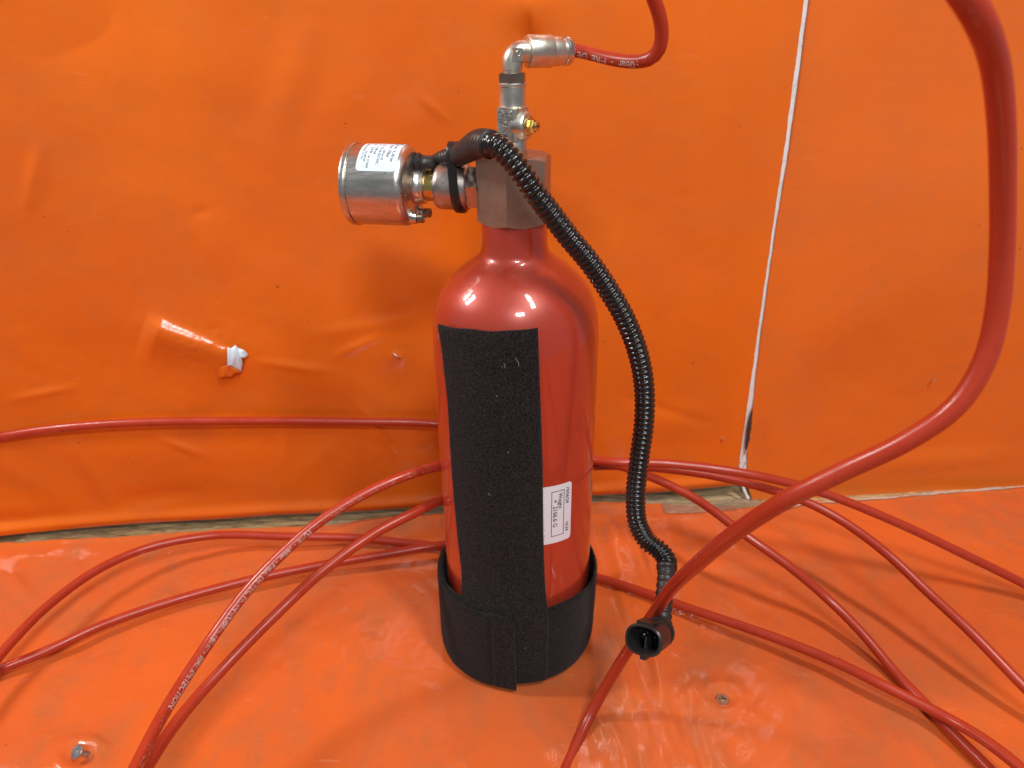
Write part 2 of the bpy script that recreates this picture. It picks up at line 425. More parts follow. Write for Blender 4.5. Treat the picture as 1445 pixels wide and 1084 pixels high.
# ------------------------------------------------------------------ SETTING: bench board, backing board
def box(mb, x0, x1, y0, y1, z0, z1, fn=None):
    v = [(x, y, z) for x in (x0, x1) for y in (y0, y1) for z in (z0, z1)]
    if fn: v = [fn(*p) for p in v]
    mb.add(v, [(0, 1, 3, 2), (4, 6, 7, 5), (0, 4, 5, 1), (2, 3, 7, 6), (0, 2, 6, 4), (1, 5, 7, 3)])
b_ = MB(); box(b_, -0.9, 0.9, -0.62, 0.30, -0.022, -0.0035)
tag(b_.build('bench_board', M['osb'], None, False), kind='structure')
# back wall: white board standing behind the orange sheets
b_ = MB(); box(b_, -0.45, 1.35, 0.0, 0.014, 0.022, 0.95, lambda s, d, z: WA + WX * s - WN * (d + 0.0010) + Vector((0, 0, z)))
tag(b_.build('back_wall', M['white_board'], None, False), kind='structure')

# ------------------------------------------------------------------ orange sheets on the wall
def wall_disp(px, py, s, z):
    """offset towards the camera in metres; px,py = where the point shows in the photograph"""
    d = 0.0055 + 0.0115 * vn(s * 6, z * 5.5, 1) + 0.0026 * vn(s * 11 + z * 7, z * 10 - s * 5, 2) + 0.0006 * vn(s * 30 + z * 20, z * 34, 3) + 0.00015 * vn(s * 110, z * 120, 4)
    return d
def left_disp(px, py, s, z):
    d = wall_disp(px, py, s, z)
    d += ridge(px, py, (180, 448), (338, 502), 26, 0.0022, 0.7)
    # taut fold pulled towards the tear: short steep upper flank, long lower one, narrowing to the right
    ux, uy = 0.945, 0.327; al = (px - 212) * ux + (py - 452) * uy; pe = -(px - 212) * uy + (py - 452) * ux
    wf = np.clip(1.25 - al / 150, 0.35, 1.25); pe = pe + 2.2 * vn(al / 16.0, al * 0, 12)
    prof_ = np.where(pe < 0, np.exp(-(pe / (9 * wf)) ** 2), np.exp(-(pe / (30 * wf + 6)) ** 2))
    d += 0.0046 * wf ** 0.8 * prof_ * np.clip(al / 22 + 0.2, 0, 1) * np.clip((128 - al) / 14, 0, 1)
    d += ridge(px, py, (362, 505), (470, 520), 6, 0.0012)
    d += ridge(px, py, (540, 470), (470, 500), 7, 0.0012)
    d += ridge(px, py, (500, 560), (560, 640), 7, 0.0016)
    d += ridge(px, py, (20, 560), (110, 545), 6, 0.0012)
    d += ridge(px, py, (225, 615), (290, 640), 6, 0.0012)
    d -= ridge(px, py, (880, 560), (1010, 600), 8, 0.0012)
    d += ridge(px, py, (590, 130), (640, 175), 7, 0.0010)
    d += ridge(px, py, (60, 200), (40, 300), 12, 0.0014)
    d += ridge(px, py, (440, 20), (380, 240), 30, 0.0026)
    d -= ridge(px, py, (20, 40), (180, 20), 40, 0.0030)
    d += bell(px, py, (745, 6), 34, 0.0050)
    d += 0.0006 * vn(px / 7.0, py / 6.0, 9) * np.exp(-(np.hypot(px - 290, (py - 478) * 2) / 60) ** 2)
    d += bell(px, py, (330, 508), 34, 0.0022)
    d -= ridge(px, py, (320, 520), (290, 640), 30, 0.0016)
    d += ridge(px, py, (370, 505), (560, 560), 26, 0.0014)
    d -= ridge(px, py, (480, 560), (620, 520), 40, 0.0022)
    d += ridge(px, py, (405, 600), (402, 700), 9, 0.0008)
    d += ridge(px, py, (400, 690), (480, 620), 14, 0.0012)
    d += ridge(px, py, (100, 610), (165, 720), 14, 0.0016)
    d -= ridge(px, py, (150, 712), (330, 690), 16, 0.0024)
    d += ridge(px, py, (170, 722), (270, 706), 10, 0.0020)
    d += ridge(px, py, (-20, 640), (130, 715), 18, 0.0018)
    d -= ridge(px, py, (-40, 735), (110, 730), 12, 0.0030)
    d += ridge(px, py, (60, 150), (420, 110), 60, 0.0020)
    d -= ridge(px, py, (160, 130), (380, 160), 40, 0.0014)
    d += ridge(px, py, (400, 260), (520, 90), 34, 0.0012)
    d += ridge(px, py, (735, -30), (752, 50), 12, 0.0030)
    d -= ridge(px, py, (270, 300), (300, 296), 8, 0.0006)
    d += ridge(px, py, (290, 298), (330, 392), 30, 0.0010)
    d += ridge(px, py, (430, 470), (600, 445), 10, 0.0009)
    d += ridge(px, py, (860, 620), (1040, 560), 24, 0.0012)
    d += bell(px, py, (560, 502), 9, 0.0012)
    # the sheet is nailed close to the board along the seam and lifts at its lower hem
    return d
def right_disp(px, py, s, z):
    d = wall_disp(px, py, s + 5, z) * 0.8
    d += ridge(px, py, (1120, 480), (1330, 380), 40, 0.0012)
    d += ridge(px, py, (1180, 660), (1440, 640), 14, 0.0016)
    d -= ridge(px, py, (1080, 560), (1260, 520), 40, 0.0014)
    return d
def sheet(name, edge_a, edge_b, bot, zt, nu, nv, disp, mt, glue=None, hem=None, pw=1.35):
    """edge_a/edge_b(z) -> s of the left / right edge, bot(s)-> z of the lower edge"""
    U, V = np.meshgrid(np.linspace(0, 1, nu), np.linspace(0, 1, nv) ** 1.35, indexing='ij')
    V = np.where(V < 0, 0, V)
    zz = V * zt; sa = edge_a(zz); sb = edge_b(zz); s = sa + (sb - sa) * U
    z = bot(s) + (zt - bot(s)) * V
    sa = edge_a(z); sb = edge_b(z); s = sa + (sb - sa) * U
    base = np.array(WA)[None, None, :] + s[..., None] * np.array(WX) + z[..., None] * np.array((0, 0, 1.0))
    d = base - np.array(CAM); f = d @ np.array(FW); px = CX + FPX * (d @ np.array(RT)) / f; py = CY + FPX * (d @ np.array(DN)) / f
    off = disp(px, py, s, z)
    if glue is not None: off = off * glue(U, V, s, z)
    off = np.maximum(off, 0.0002)
    if hem is not None: off = off + hem(U, V, s, z)
    return sheet_mesh(name, base + off[..., None] * np.array(WN), mt, -WN, 0.0006)
gapL = [wst(Wp(x, y)) for x, y in ((1138, -60), (1134, 0), (1108, 200), (1086, 350), (1069, 470), (1052, 590), (1043, 655), (1040, 684))]
gapR = [wst(Wp(x, y)) for x, y in ((1147, -60), (1142, 0), (1115, 200), (1091, 350), (1074, 470), (1060, 590), (1054, 640), (1055, 690), (1058, 704))]
def interp(pl):
    a = sorted([(z, s) for s, z in pl]); zs = np.array([q[0] for q in a]); ss = np.array([q[1] for q in a])
    k = (ss[-1] - ss[-2]) / (zs[-1] - zs[-2])
    return lambda z: np.where(z > zs[-1], ss[-1] + k * (z - zs[-1]), np.interp(z, zs, ss))
gL, gR = interp(gapL), interp(gapR)
wob = lambda z, a: a * vn(z * 90, z * 0 + 3, 5) + a * 0.5 * vn(z * 300, z * 0 + 1, 6)
botL = [wst(Wp(x, y)) for x, y in ((-60, 753), (0, 750), (100, 742), (266, 731), (400, 723), (620, 712), (760, 702), (850, 697), (940, 693), (1045, 683))]
botR = [wst(Wp(x, y)) for x, y in ((1054, 703), (1120, 708), (1208, 703), (1329, 693), (1445, 685), (1500, 681))]
def lin(pl):
    a = sorted(pl); xs = np.array([q[0] for q in a]); ys = np.array([q[1] for q in a]); return lambda s: np.interp(s, xs, ys)
left = sheet('orange_sheet', lambda z: z * 0 - 0.42, lambda z: gL(z) + wob(z, 0.0006), lin(botL), 0.93, 820, 520, left_disp, M['wall_vinyl'],
             glue=lambda U, V, s, z: 1 - 0.93 * np.exp(-((gL(z) - s) / 0.03) ** 2),
             hem=lambda U, V, s, z: 0.0042 * np.exp(-((z - lin(botL)(s) - 0.006) / 0.0055) ** 2) * (0.9 + 0.6 * vn(s * 12, s * 0, 8)))
tag(left, 'creased orange wall sheet left of the white gap, with a small tear', 'tarp')
right = sheet('orange_sheet', lambda z: gR(z) + wob(z + 4, 0.0007), lambda z: z * 0 + 1.32, lin(botR), 0.93, 240, 260, right_disp, M['wall_vinyl_right'],
              glue=lambda U, V, s, z: 1 - 0.93 * np.exp(-((s - gR(z)) / 0.03) ** 2),
              hem=lambda U, V, s, z: 0.0012 * np.exp(-(V / 0.012)) + 0.004 * np.exp(-((s - gR(z)) / 0.004) ** 2) * np.exp(-(z / 0.02) ** 2))
tag(right, 'smoother orange sheet on the wall to the right of the white gap', 'tarp')

# ------------------------------------------------------------------ orange sheet on the bench
backF = [Z(x, y) for x, y in ((-80, 774), (0, 767), (120, 763), (250, 752), (450, 745), (560, 731), (630, 728), (730, 722), (840, 711), (930, 712), (1000, 720), (1050, 719), (1110, 716), (1160, 711), (1208, 708), (1262, 704), (1329, 698), (1445, 690), (1520, 685))]
bx = np.array([p.x for p in backF]); by = np.array([p.y for p in backF])
def floor_disp(px, py, x, y):
    d = 0.0008 + 0.0020 * vn(x * 9, y * 11, 21) + 0.0020 * vn(x * 24 - y * 12, y * 22, 22) + 0.0009 * vn(x * 55, y * 66 + x * 20, 23) + 0.00025 * vn(x * 170, y * 170, 24)
    rr = np.hypot(x, y)
    g1 = np.exp(-(((px - 905 - (py - 900) * 0.22) / 85) ** 2)) * np.clip((py - 690) / 60, 0, 1)
    d = d + g1 * (1 + 0.9 * np.exp(-((py - 770) / 60) ** 2)) * (0.0034 * vn((px - (py - 900) * 0.22) / 26.0, py / 90.0, 25) + 0.0015 * vn((px - (py - 900) * 0.30) / 11.0, py / 45.0, 26))
    g2 = np.exp(-(((px - 1000) / 130) ** 2 + ((py - 1010) / 80) ** 2))
    d = d + g2 * 0.0018 * vn((px + py * 0.9) / 26.0, (px - py) / 60.0, 27)
    g3 = np.exp(-(((px - 40) / 150) ** 2 + ((py - 820) / 60) ** 2))
    d = d + g3 * 0.0022 * vn((px - py * 0.4) / 30.0, (py + px) / 90.0, 28)
    # creases that run towards the front from beside the cylinder
    for a, b, w, h in (((852, 715), (905, 850), 9, 0.0022), ((905, 850), (955, 1090), 12, 0.0024), ((870, 718), (925, 830), 6, 0.0012),
                       ((885, 800), (870, 760), 10, -0.0014), ((1102, 800), (1110, 920), 5, 0.0007), ((478, 890), (486, 1010), 5, 0.0007),
                       ((830, 1000), (885, 1070), 14, 0.0022), ((985, 960), (940, 1010), 9, 0.0016), ((1040, 1000), (1090, 1030), 8, 0.0010), ((860, 940), (900, 1000), 16, 0.0016),
                       ((0, 800), (60, 860), 12, 0.0016), ((20, 780), (120, 800), 10, 0.0012), ((560, 820), (620, 850), 14, 0.0012),
                       ((1010, 760), (1060, 745), 8, 0.0010), ((1380, 850), (1445, 880), 14, 0.0012), ((1300, 880), (1180, 870), 18, 0.0008),
                       ((300, 930), (220, 1010), 22, 0.0007), ((120, 1035), (160, 1062), 6, 0.0012), ((1020, 760), (1048, 772), 10, 0.0014)):
        d = d + ridge(px, py, a, b, w, h)
    for c, w in (((1019, 986), 15), ((110, 1068), 17)):
        q = np.hypot((px - c[0]), (py - c[1]) * 1.35)
        d = d + 0.0016 * np.exp(-((q - w * 1.7) / (w * 0.8)) ** 2) - 0.0022 * np.exp(-(q / w) ** 2)
    tt = np.clip((rr - 0.054) / 0.04, 0, 1); tt = tt * tt * (3 - 2 * tt); d = d * tt - 0.0003 * (1 - tt)
    return d
nu, nv = 900, 540
U, V = np.meshgrid(np.linspace(0, 1, nu), np.linspace(0, 1, nv), indexing='ij')
X = 0.52 * (2 * U - 1) + 0.26 * (2 * U - 1) ** 5; YE = np.interp(X, bx, by)
ext = lambda X: np.where(X < bx[0], by[0] + (X - bx[0]) * 0.07, np.where(X > bx[-1], by[-1] + (X - bx[-1]) * 0.07, YE))
YE = ext(X) + 0.0016 * vn(X * 70, X * 0, 31) + 0.0012 * vn(X * 200, X * 0, 32)
Yv = YE + (-0.60 - YE) * V ** 1.5
d_ = np.stack([X, Yv, X * 0], -1) - np.array(CAM); f_ = d_ @ np.array(FW)
PX = CX + FPX * (d_ @ np.array(RT)) / f_; PY = CY + FPX * (d_ @ np.array(DN)) / f_
ZF = floor_disp(PX, PY, X, Yv)
# rolled, glossy back hem left of the cylinder
hem_h = 0.0085 * np.exp(-((PX - 600) / 130.0) ** 4)
ZF = ZF + hem_h * np.exp(-(((YE - Yv) - 0.010) / 0.0075) ** 2) + 0.0012 * np.exp(-((YE - Yv) / 0.004) ** 2)
FLOORZ = (X, Yv, ZF)
fl = sheet_mesh('bench_cover', np.stack([X, Yv, ZF], -1), M['bench_vinyl'], (0, 0, -1), 0.0007)
tag(fl, kind='structure')
# ------------------------------------------------------------------ hoses
HR = 0.0034
def hose(pts, label, rad=HR, ext=None, print_=None):
    pts = [Vector(p) for p in pts]
    def run_on(a, b, n=5):                 # the hose goes on past the picture's edge and settles on the bench
        d = (b - a).normalized() * 0.07; out = []; p = b.copy()
        for k in range(n):
            d = Vector((d.x, d.y, d.z * 0.4 - max(0, p.z - 0.006) * 0.25)).normalized() * 0.07
            p = p + d; p.z = max(p.z, 0.0055); out.append(p.copy())
        return out
    n0 = 0
    if ext is None or 'start' in ext: pre = run_on(pts[1], pts[0])[::-1]; pts = pre + pts; n0 = len(pre)
    if ext is None or 'end' in ext: pts = pts + run_on(pts[-2], pts[-1])
    S, q = spline([tuple(p) for p in pts], 0.004)
    s_off = float(q[int(np.argmin(np.linalg.norm(S[:, :3] - np.array(pts[n0]), axis=1)))]) if n0 else 0.0
    fr = frames(S)
    mb = MB(); tube(mb, S, rad, 24, True, fr)
    loc = Vector(S[0, :3])
    root = mk('red_hose', [v - loc for v in mb.v], mb.f, M['hose']); root.location = loc
    tag(root, label, 'hose', 'runs of red hose')
    if print_:
        T, X_, Y_ = fr; pm = MB()
        for (txt, size, s0, sgn, ang_cam) in print_:
            s0 += s_off
            i0 = int(np.searchsorted(q, s0)); c = S[i0, :3]; v = np.array(CAM) - c
            a0 = math.atan2(v.dot(Y_[i0]), v.dot(X_[i0])) + ang_cam
            def fn(tx, ty):
                s = s0 + sgn * tx; a = a0 - sgn * (ty - size * 0.33) / rad
                i = np.interp(s, q, np.arange(len(q))); i = min(max(i, 0), len(q) - 1.001); k = int(i); w = i - k
                cc = S[k, :3] * (1 - w) + S[k + 1, :3] * w; xx = X_[k] * (1 - w) + X_[k + 1] * w; yy = Y_[k] * (1 - w) + Y_[k + 1] * w
                return Vector(cc + (xx * math.cos(a) + yy * math.sin(a)) * (rad + 0.00007))
            put_text(pm, txt, size, fn)
            if len(txt) > 30:          # rubbed white flecks on the flank
                rg = random.Random(5)
                for _ in range(420):
                    tx = rg.uniform(-0.10, 0.17); ty = size * 0.33 + rg.gauss(0, 0.0011); l = rg.uniform(0.0003, 0.0022) * (1.6 if abs(tx - 0.03) < 0.03 else 1); w = rg.uniform(0.00005, 0.00022)
                    sk = rg.uniform(-0.3, 0.3) * l
                    pm.add([fn(tx, ty), fn(tx + l, ty + sk), fn(tx + l * 0.9, ty + sk + w), fn(tx + l * 0.1, ty + w)], [(0, 1, 2, 3)])
        p = mk('white_print', pm.v, pm.f, M['worn_print' if len(print_[0][0]) > 30 else 'white_print'], root, False)
    return root, S, q
# (A+F) high run along the foot of the wall, behind the cylinder, out to the right
hose([Wp(-90, 640, 0.006), Wp(-20, 621, 0.008), Wp(60, 607, 0.010), Wp(180, 597, 0.011), Wp(350, 594, 0.011), Wp(500, 595, 0.011), Wp(622, 599, 0.012),
      Wp(730, 622, 0.022), P(842, 650, 0.57), P(950, 655, 0.565), P(1050, 668, 0.56), P(1150, 692, 0.565), P(1260, 735, 0.565), P(1370, 787, 0.565), P(1460, 832, 0.565), P(1560, 890, 0.56)],
     'highest red hose, along the foot of the wall and across the white gap')
# B + G
sB = [P(150, 1165, 0.335), P(188, 1090, 0.362), P(235, 1000, 0.40), P(298, 902, 0.437), P(350, 832, 0.452), P(400, 780, 0.462), P(450, 737, 0.470), P(520, 694, 0.482), P(585, 667, 0.495), P(625, 657, 0.508),
      P(730, 645, 0.565), P(842, 650, 0.592), P(905, 668, 0.585), P(980, 703, 0.57), P(1050, 754, 0.55), P(1112, 798, 0.542), Z(1170, 847, 0.028), Z(1215, 892, 0.018), Z(1264, 950, 0.0075), Z(1300, 988, 0.0052), Z(1349, 1039, 0.0055), Z(1394, 1084, 0.006), Z(1450, 1145, 0.006)]
hose(sB, 'raised red hose with white print running down to the lower left',
     print_=[('TUBE - 16bar - FIRE DETECTION TUBE - 16bar - FIRE DETECTION', 0.0046, 0.200, -1, 0.50)])
# C + H
hose([P(165, 1165, 0.36), P(203, 1090, 0.382), P(255, 1012, 0.415), P(320, 938, 0.442), P(400, 857, 0.463), P(460, 802, 0.472), P(530, 752, 0.483), P(590, 721, 0.497), P(630, 702, 0.512),
      P(730, 675, 0.56), P(842, 658, 0.60), P(950, 663, 0.592), P(1050, 681, 0.58), P(1139, 709, 0.56), P(1193, 738, 0.548), P(1251, 781, 0.53), P(1313, 839, 0.51), P(1371, 893, 0.49), P(1445, 969, 0.468), P(1540, 1060, 0.45)],
     'plain red hose just right of the printed one at lower left')
# D + I
hose([Z(-60, 1010, 0.020), Z(-20, 950, 0.022), Z(20, 902, 0.024), Z(70, 853, 0.025), Z(140, 803, 0.024), Z(210, 773, 0.022), Z(300, 756, 0.019), Z(400, 757, 0.015), Z(500, 759, 0.010), Z(580, 767, 0.0065), Z(640, 774, 0.0055),
      Z(740, 793, 0.0055), Z(845, 816, 0.0060), Z(920, 840, 0.009), Z(979, 861, 0.012), Z(1045, 883, 0.015), Z(1112, 907, 0.017), Z(1180, 935, 0.018), Z(1246, 967, 0.018), Z(1336, 1013, 0.017), Z(1390, 1045, 0.022), Z(1440, 1084, 0.026), Z(1520, 1160, 0.030)],
     'low red hose arching over the bench at far left, ending at lower right')
# E
hose([Z(-90, 990, 0.006), Z(-30, 957, 0.007), Z(60, 921, 0.008), Z(150, 880, 0.0085), Z(250, 846, 0.009), Z(350, 819, 0.010), Z(450, 798, 0.011), Z(540, 783, 0.013), Z(610, 771, 0.014), Z(700, 762, 0.008), Z(735, 768, 0.006)],
     'lowest red hose at left, nearly straight across the bench to the cylinder', ext='start')
# K + J: from the fitting up out of the frame, over, and down in front on the right
FITEND = P(812, 72, 0.392)
kj = [P(800, 70, 0.392), P(812, 71.5, 0.391), P(830, 75, 0.389), P(855, 81.5, 0.384), P(880, 86, 0.378), P(900, 87, 0.373), P(917, 83.5, 0.369), P(930, 70, 0.364), P(934, 48, 0.358), P(930, 20, 0.35), P(918, -15, 0.34),
      P(910, -90, 0.31), P(960, -190, 0.265), P(1090, -230, 0.22), P(1230, -150, 0.185), P(1345, -30, 0.166), P(1378, 20, 0.170), P(1404, 90, 0.184), P(1413, 170, 0.196), P(1415, 260, 0.209), P(1414, 350, 0.220), P(1407, 440, 0.228), P(1389, 510, 0.233), P(1350, 572, 0.238), P(1280, 622, 0.245), P(1190, 665, 0.257), P(1110, 705, 0.270), P(1040, 750, 0.295), P(985, 795, 0.330), P(946, 832, 0.378), P(930, 855, 0.402), P(914, 878, 0.426), P(893, 908, 0.446), P(868, 947, 0.465), P(835, 1005, 0.477), P(808, 1062, 0.462), P(780, 1130, 0.432), P(750, 1210, 0.40)]
hose(kj, 'large nearest red hose, plugged into the elbow fitting and looping down at right', ext='end',
     print_=[('10bar  -  FIRE  DE', 0.0052, 0.0450, -1, 0.30)])

# ------------------------------------------------------------------ gas cylinder
cyl = empty('gas_cylinder')
tag(cyl, 'red gas cylinder with pressure switch, valve and black felt wrap standing on the bench', 'gas cylinder')
prof = [(0.0005, 0.0), (0.0005, 0.040), (0.0015, 0.045), (0.005, 0.0487), (0.010, 0.05), (0.05, 0.05), (0.12, 0.05), (0.18, 0.05), (0.226, 0.05)]
kn = [(0.226, 0.05, 0), (0.238, 0.0499, 0), (0.2485, 0.0491, 0), (0.2585, 0.0468, 0), (0.2668, 0.0430, 0), (0.2745, 0.0368, 0), (0.2805, 0.0300, 0), (0.2845, 0.0242, 0), (0.2885, 0.0202, 0), (0.2935, 0.0189, 0), (0.300, 0.0187, 0)]
Sp, _q = spline(kn, 0.0012)
prof += [(p[0], p[1]) for p in Sp[1:]]
prof += [(0.3068, 0.0187), (0.3068, 0.0)]
mb = MB(); lathe(mb, (0, 0, 0), (0, 0, 1), prof, 128)
mb.build('body', M['red_paint'], cyl, True, 50)

def cp(az, r, z):            # az measured from the camera side, positive to the right
    return Vector((r * math.sin(az), -r * math.cos(az), z))
def az_at(px, py, r):        # azimuth on a cylinder of radius r seen at this pixel
    d = ray(px, py); a = d.x ** 2 + d.y ** 2; b = 2 * (CAM.x * d.x + CAM.y * d.y); c = CAM.x ** 2 + CAM.y ** 2 - r * r
    disc = max(0, b * b - 4 * a * c); t = (-b - math.sqrt(disc)) / (2 * a); p = CAM + d * t
    return math.atan2(p.x, -p.y), p.z
def band(fa0, fa1, z0f, z1f, rin, rout, nz, na, bulge=None):
    """solid curved strip; fa0/fa1(z fraction)->azimuths, z0f/z1f(azimuth fraction)->heights; rin/rout(u,v)"""
    mb = MB(); layers = []
    for side in (rout, rin):
        pts = []
        for j in range(nz):
            for i in range(na):
                u = i / (na - 1); v = j / (nz - 1)
                a0, a1 = fa0(v), fa1(v); a = a0 + (a1 - a0) * u
                z = z0f(u) + (z1f(u) - z0f(u)) * v
                e = min(u, 1 - u, ) * (a1 - a0) * 0.05; ez = min(v, 1 - v) * abs(z1f(u) - z0f(u))
                rr = side(u, v)
                if side is rout:
                    k = min(1, e / 0.0010, ez / 0.0010); rr = rin(u, v) + (rr - rin(u, v)) * (0.55 + 0.45 * math.sqrt(max(0, k)))
                pts.append(cp(a, rr, z))
        layers.append(pts)
    n = nz * na
    mb.v = layers[0] + layers[1]
    for j in range(nz - 1):
        for i in range(na - 1):
            a = j * na + i; mb.f.append((a, a + 1, a + na + 1, a + na)); mb.f.append((n + a, n + a + na, n + a + na + 1, n + a + 1))
    for i in range(na - 1):
        mb.f.append((i, n + i, n + i + 1, i + 1)); t = (nz - 1) * na + i; mb.f.append((t, t + 1, n + t + 1, n + t))
    for j in range(nz - 1):
        a = j * na; mb.f.append((a, a + na, n + a + na, n + a)); t = j * na + na - 1; mb.f.append((t, n + t, n + t + na, t + na))
    return mb
def fuzz(name, fa0, fa1, z0f, z1f, rf, count, parent, seed=1):
    rg = random.Random(seed); mb = MB()
    for _ in range(count):
        u = rg.random(); v = rg.random(); a0, a1 = fa0(v), fa1(v); a = a0 + (a1 - a0) * u; z = z0f(u) + (z1f(u) - z0f(u)) * v
        r0 = rf(u, v); L_ = rg.uniform(0.0006, 0.0018); th = rg.uniform(0, math.pi * 2)
        lift = rg.uniform(0.0001, 0.0009)
        tdir = Vector((math.cos(a), math.sin(a), 0)); dirv = tdir * math.cos(th) + Vector((0, 0, 1)) * math.sin(th); nrm = cp(a, 1, 0)
        side = nrm.cross(dirv) * 0.00005
        p0 = cp(a, r0 - 0.0001, z); p1 = p0 + dirv * L_ * 0.5 + nrm * lift; p2 = p0 + dirv * L_ - nrm * 0.0001
        mb.add([p0 - side, p0 + side, p1 - side, p1 + side, p2], [(0, 1, 3, 2), (2, 3, 4)])
    o = mb.build(name, M['felt_fibre'], parent, True); tag(o, kind='stuff'); return o

# label sticker
R50 = 0.05
def sticker(parent, name, mt, pf, u0, u1, v0, v1, cr, n=26):
    """pf(u,v)->surface point; rounded rectangle in metres"""
    mb = MB(); pts = []
    for i in range(n):
        for j in range(n):
            u = u0 + (u1 - u0) * i / (n - 1); v = v0 + (v1 - v0) * j / (n - 1)
            pts.append((u, v))
    def rc(u, v):
        cu = min(max(u, u0 + cr), u1 - cr); cv = min(max(v, v0 + cr), v1 - cr); du, dv = u - cu, v - cv; L_ = math.hypot(du, dv)
        if du != 0 and dv != 0:
            m_ = max(abs(du), abs(dv)); k = m_ / L_
            return cu + du * k, cv + dv * k
        return u, v
    mb.grid([pf(*rc(u, v)) for u, v in pts], n, n)
    o = mb.build(name, mt, parent, True); return o
aL, zLt = az_at(762, 720, R50); aR, zt_ = az_at(807, 678, R50 + 0.0002); aR2, zb_ = az_at(804, 758, R50)
_, zlt = az_at(768, 687, R50); _, zlb = az_at(768, 768, R50)
z_top, z_bot = (zt_ + zlt) / 2, (zb_ + zlb) / 2
sag0 = zt_ - zlt; 
a_left = aL - 0.06; wid = (aR - a_left) * R50
def lab(u, v, h=0.00016):     # u from left edge, v from top down
    a = a_left + u / R50; k = u / wid
    zz = (z_top - v) + (k - 0.5) * ((zt_ - zlt) * 0.5 + (zb_ - zlb) * 0.5)
    return cp(a, R50 + h, zz)
Hh = z_top - z_bot
st = sticker(cyl, 'weight_sticker', M['paper'], lab, 0, wid, 0, Hh, 0.0025)
pm = MB()
def tx(txt, size, u, v, xs=1.0):       # text running downwards, letter tops to the right
    put_text(pm, txt, size, lambda x, y: lab(u + y, v + x, 0.00026), xs)
off0 = wid
tx('19/06/24', 0.0037, wid - 0.0046, 0.0030, 0.92); tx('14:34', 0.0037, wid - 0.0046, Hh * 0.67, 0.92)
bu0, bu1 = wid - 0.0150, wid - 0.0058; bv0, bv1 = 0.0042, Hh * 0.88
for (ua, ub, va, vb) in ((bu0, bu0 + 0.00045, bv0, bv1), (bu1 - 0.00045, bu1, bv0, bv1), (bu0, bu1, bv0, bv0 + 0.00045), (bu0, bu1, bv1 - 0.00045, bv1)):
    g = [lab(ua + (ub - ua) * i / 7, va + (vb - va) * j / 7, 0.00024) for i in range(8) for j in range(8)]; pm.grid(g, 8, 8)
tx('Weight', 0.0040, bu1 - 0.0042, bv0 + 0.0018, 0.95); tx('+  2166.6 G', 0.0044, bu0 + 0.0013, bv0 + 0.006, 0.95)
mk('sticker_print', pm.v, pm.f, M['ink'], st, False)

# ---- felt wrap
sl_b = [az_at(x, y, 0.052) for x, y in ((618, 458), (629, 560), (636, 660), (645, 760), (655, 855))]
sr_b = [az_at(x, y, 0.052) for x, y in ((760, 462), (763, 560), (766, 660), (768, 760), (771, 862))]
fl_a = lin([(z, a) for a, z in sl_b]); fr_a = lin([(z, a) for a, z in sr_b])
ztl, ztr = sl_b[0][1], sr_b[0][1]
zS0 = 0.003
topz = lambda u: ztl + (ztr - ztl) * u + 0.0006 * math.sin(u * 5) + 0.00025 * math.sin(u * 17 + 1)
zs_ = lambda v: zS0 + (0.5 * (ztl + ztr) - zS0) * v
A0 = lambda v: float(fl_a(zs_(v))) + 0.010 * math.sin(v * 9); A1 = lambda v: float(fr_a(zs_(v))) + 0.004 * math.sin(v * 11)
def r_in(u, v):
    low = max(0, 1 - v / 0.34); peel = 0.0012 * max(0, (v - 0.93) / 0.07) ** 2 * max(0, 1 - u * 3)
    return 0.0501 - 0.0026 * max(0, 1 - v / 0.05) ** 2 + 0.0040 * min(1, low * 3.0) ** 1.5 + peel
r_out = lambda u, v: r_in(u, v) + 0.0019
wrap = band(A0, A1, lambda u: zS0, topz, r_in, r_out, 90, 60).build('felt_wrap', M['felt'], cyl, True, 50)
fuzz('fibre', A0, A1, lambda u: zS0 + 0.004, topz, r_out, 22000, wrap, 3)
# lower band, passes round the foot from beside the strip
zb = 0.0672
bb_in = lambda u, v: 0.0520 + 0.0010 * v - 0.0030 * max(0, 1 - v / 0.16) ** 2 + 0.0010 * math.sin(u * 9) ** 2 * v
bb_out = lambda u, v: bb_in(u, v) + 0.0020
aB0, aB1 = R(-4), R(352)
bz1 = lambda u: zb + 0.0006 * math.sin(u * 15) - 0.0008 * math.cos(u * 31)
base = band(lambda v: aB0, lambda v: aB1, lambda u: 0.0008, bz1, bb_in, bb_out, 26, 220).build('felt_base_band', M['felt'], cyl, True, 50)
fuzz('fibre', lambda v: R(-2), lambda v: R(95), lambda u: 0.002, lambda u: zb - 0.001, bb_out, 3500, base, 5)
# overlapping flap that ends in the loose end at the front
afl, _z = az_at(727, 930, 0.058)
afl0 = R(-105)
ft = lambda u: zb - 0.0010 - 0.0008 * math.sin(u * 9) - (0.0052 * max(0, (u - 0.90) / 0.10) ** 2.2) + 0.0022 * math.exp(-((u - 0.87) / 0.06) ** 2)
fb = lambda u: 0.0012 - 0.0003 * max(0, (u - 0.9) / 0.1)
fi = lambda u, v: 0.0543 - 0.0028 * max(0, 1 - v / 0.16) ** 2 + 0.0022 * min(1, max(0, (u - 0.25) / 0.25)) + 0.0003 * max(0, u - 0.5) + 0.0010 * max(0, (u - 0.93) / 0.07) - 0.0008 * math.exp(-((u - 0.845) / 0.012) ** 2)
flap = band(lambda v: afl0, lambda v: afl + 0.012 * (1 - v), fb, ft, fi, lambda u, v: fi(u, v) + 0.0026, 26, 120).build('felt_flap', M['felt'], base, True, 50)
fuzz('fibre', lambda v: R(-80), lambda v: afl - 0.02, lambda u: 0.002, lambda u: zb - 0.004, lambda u, v: fi(u * 0.8 + 0.2, v) + 0.0026, 3500, base, 6)
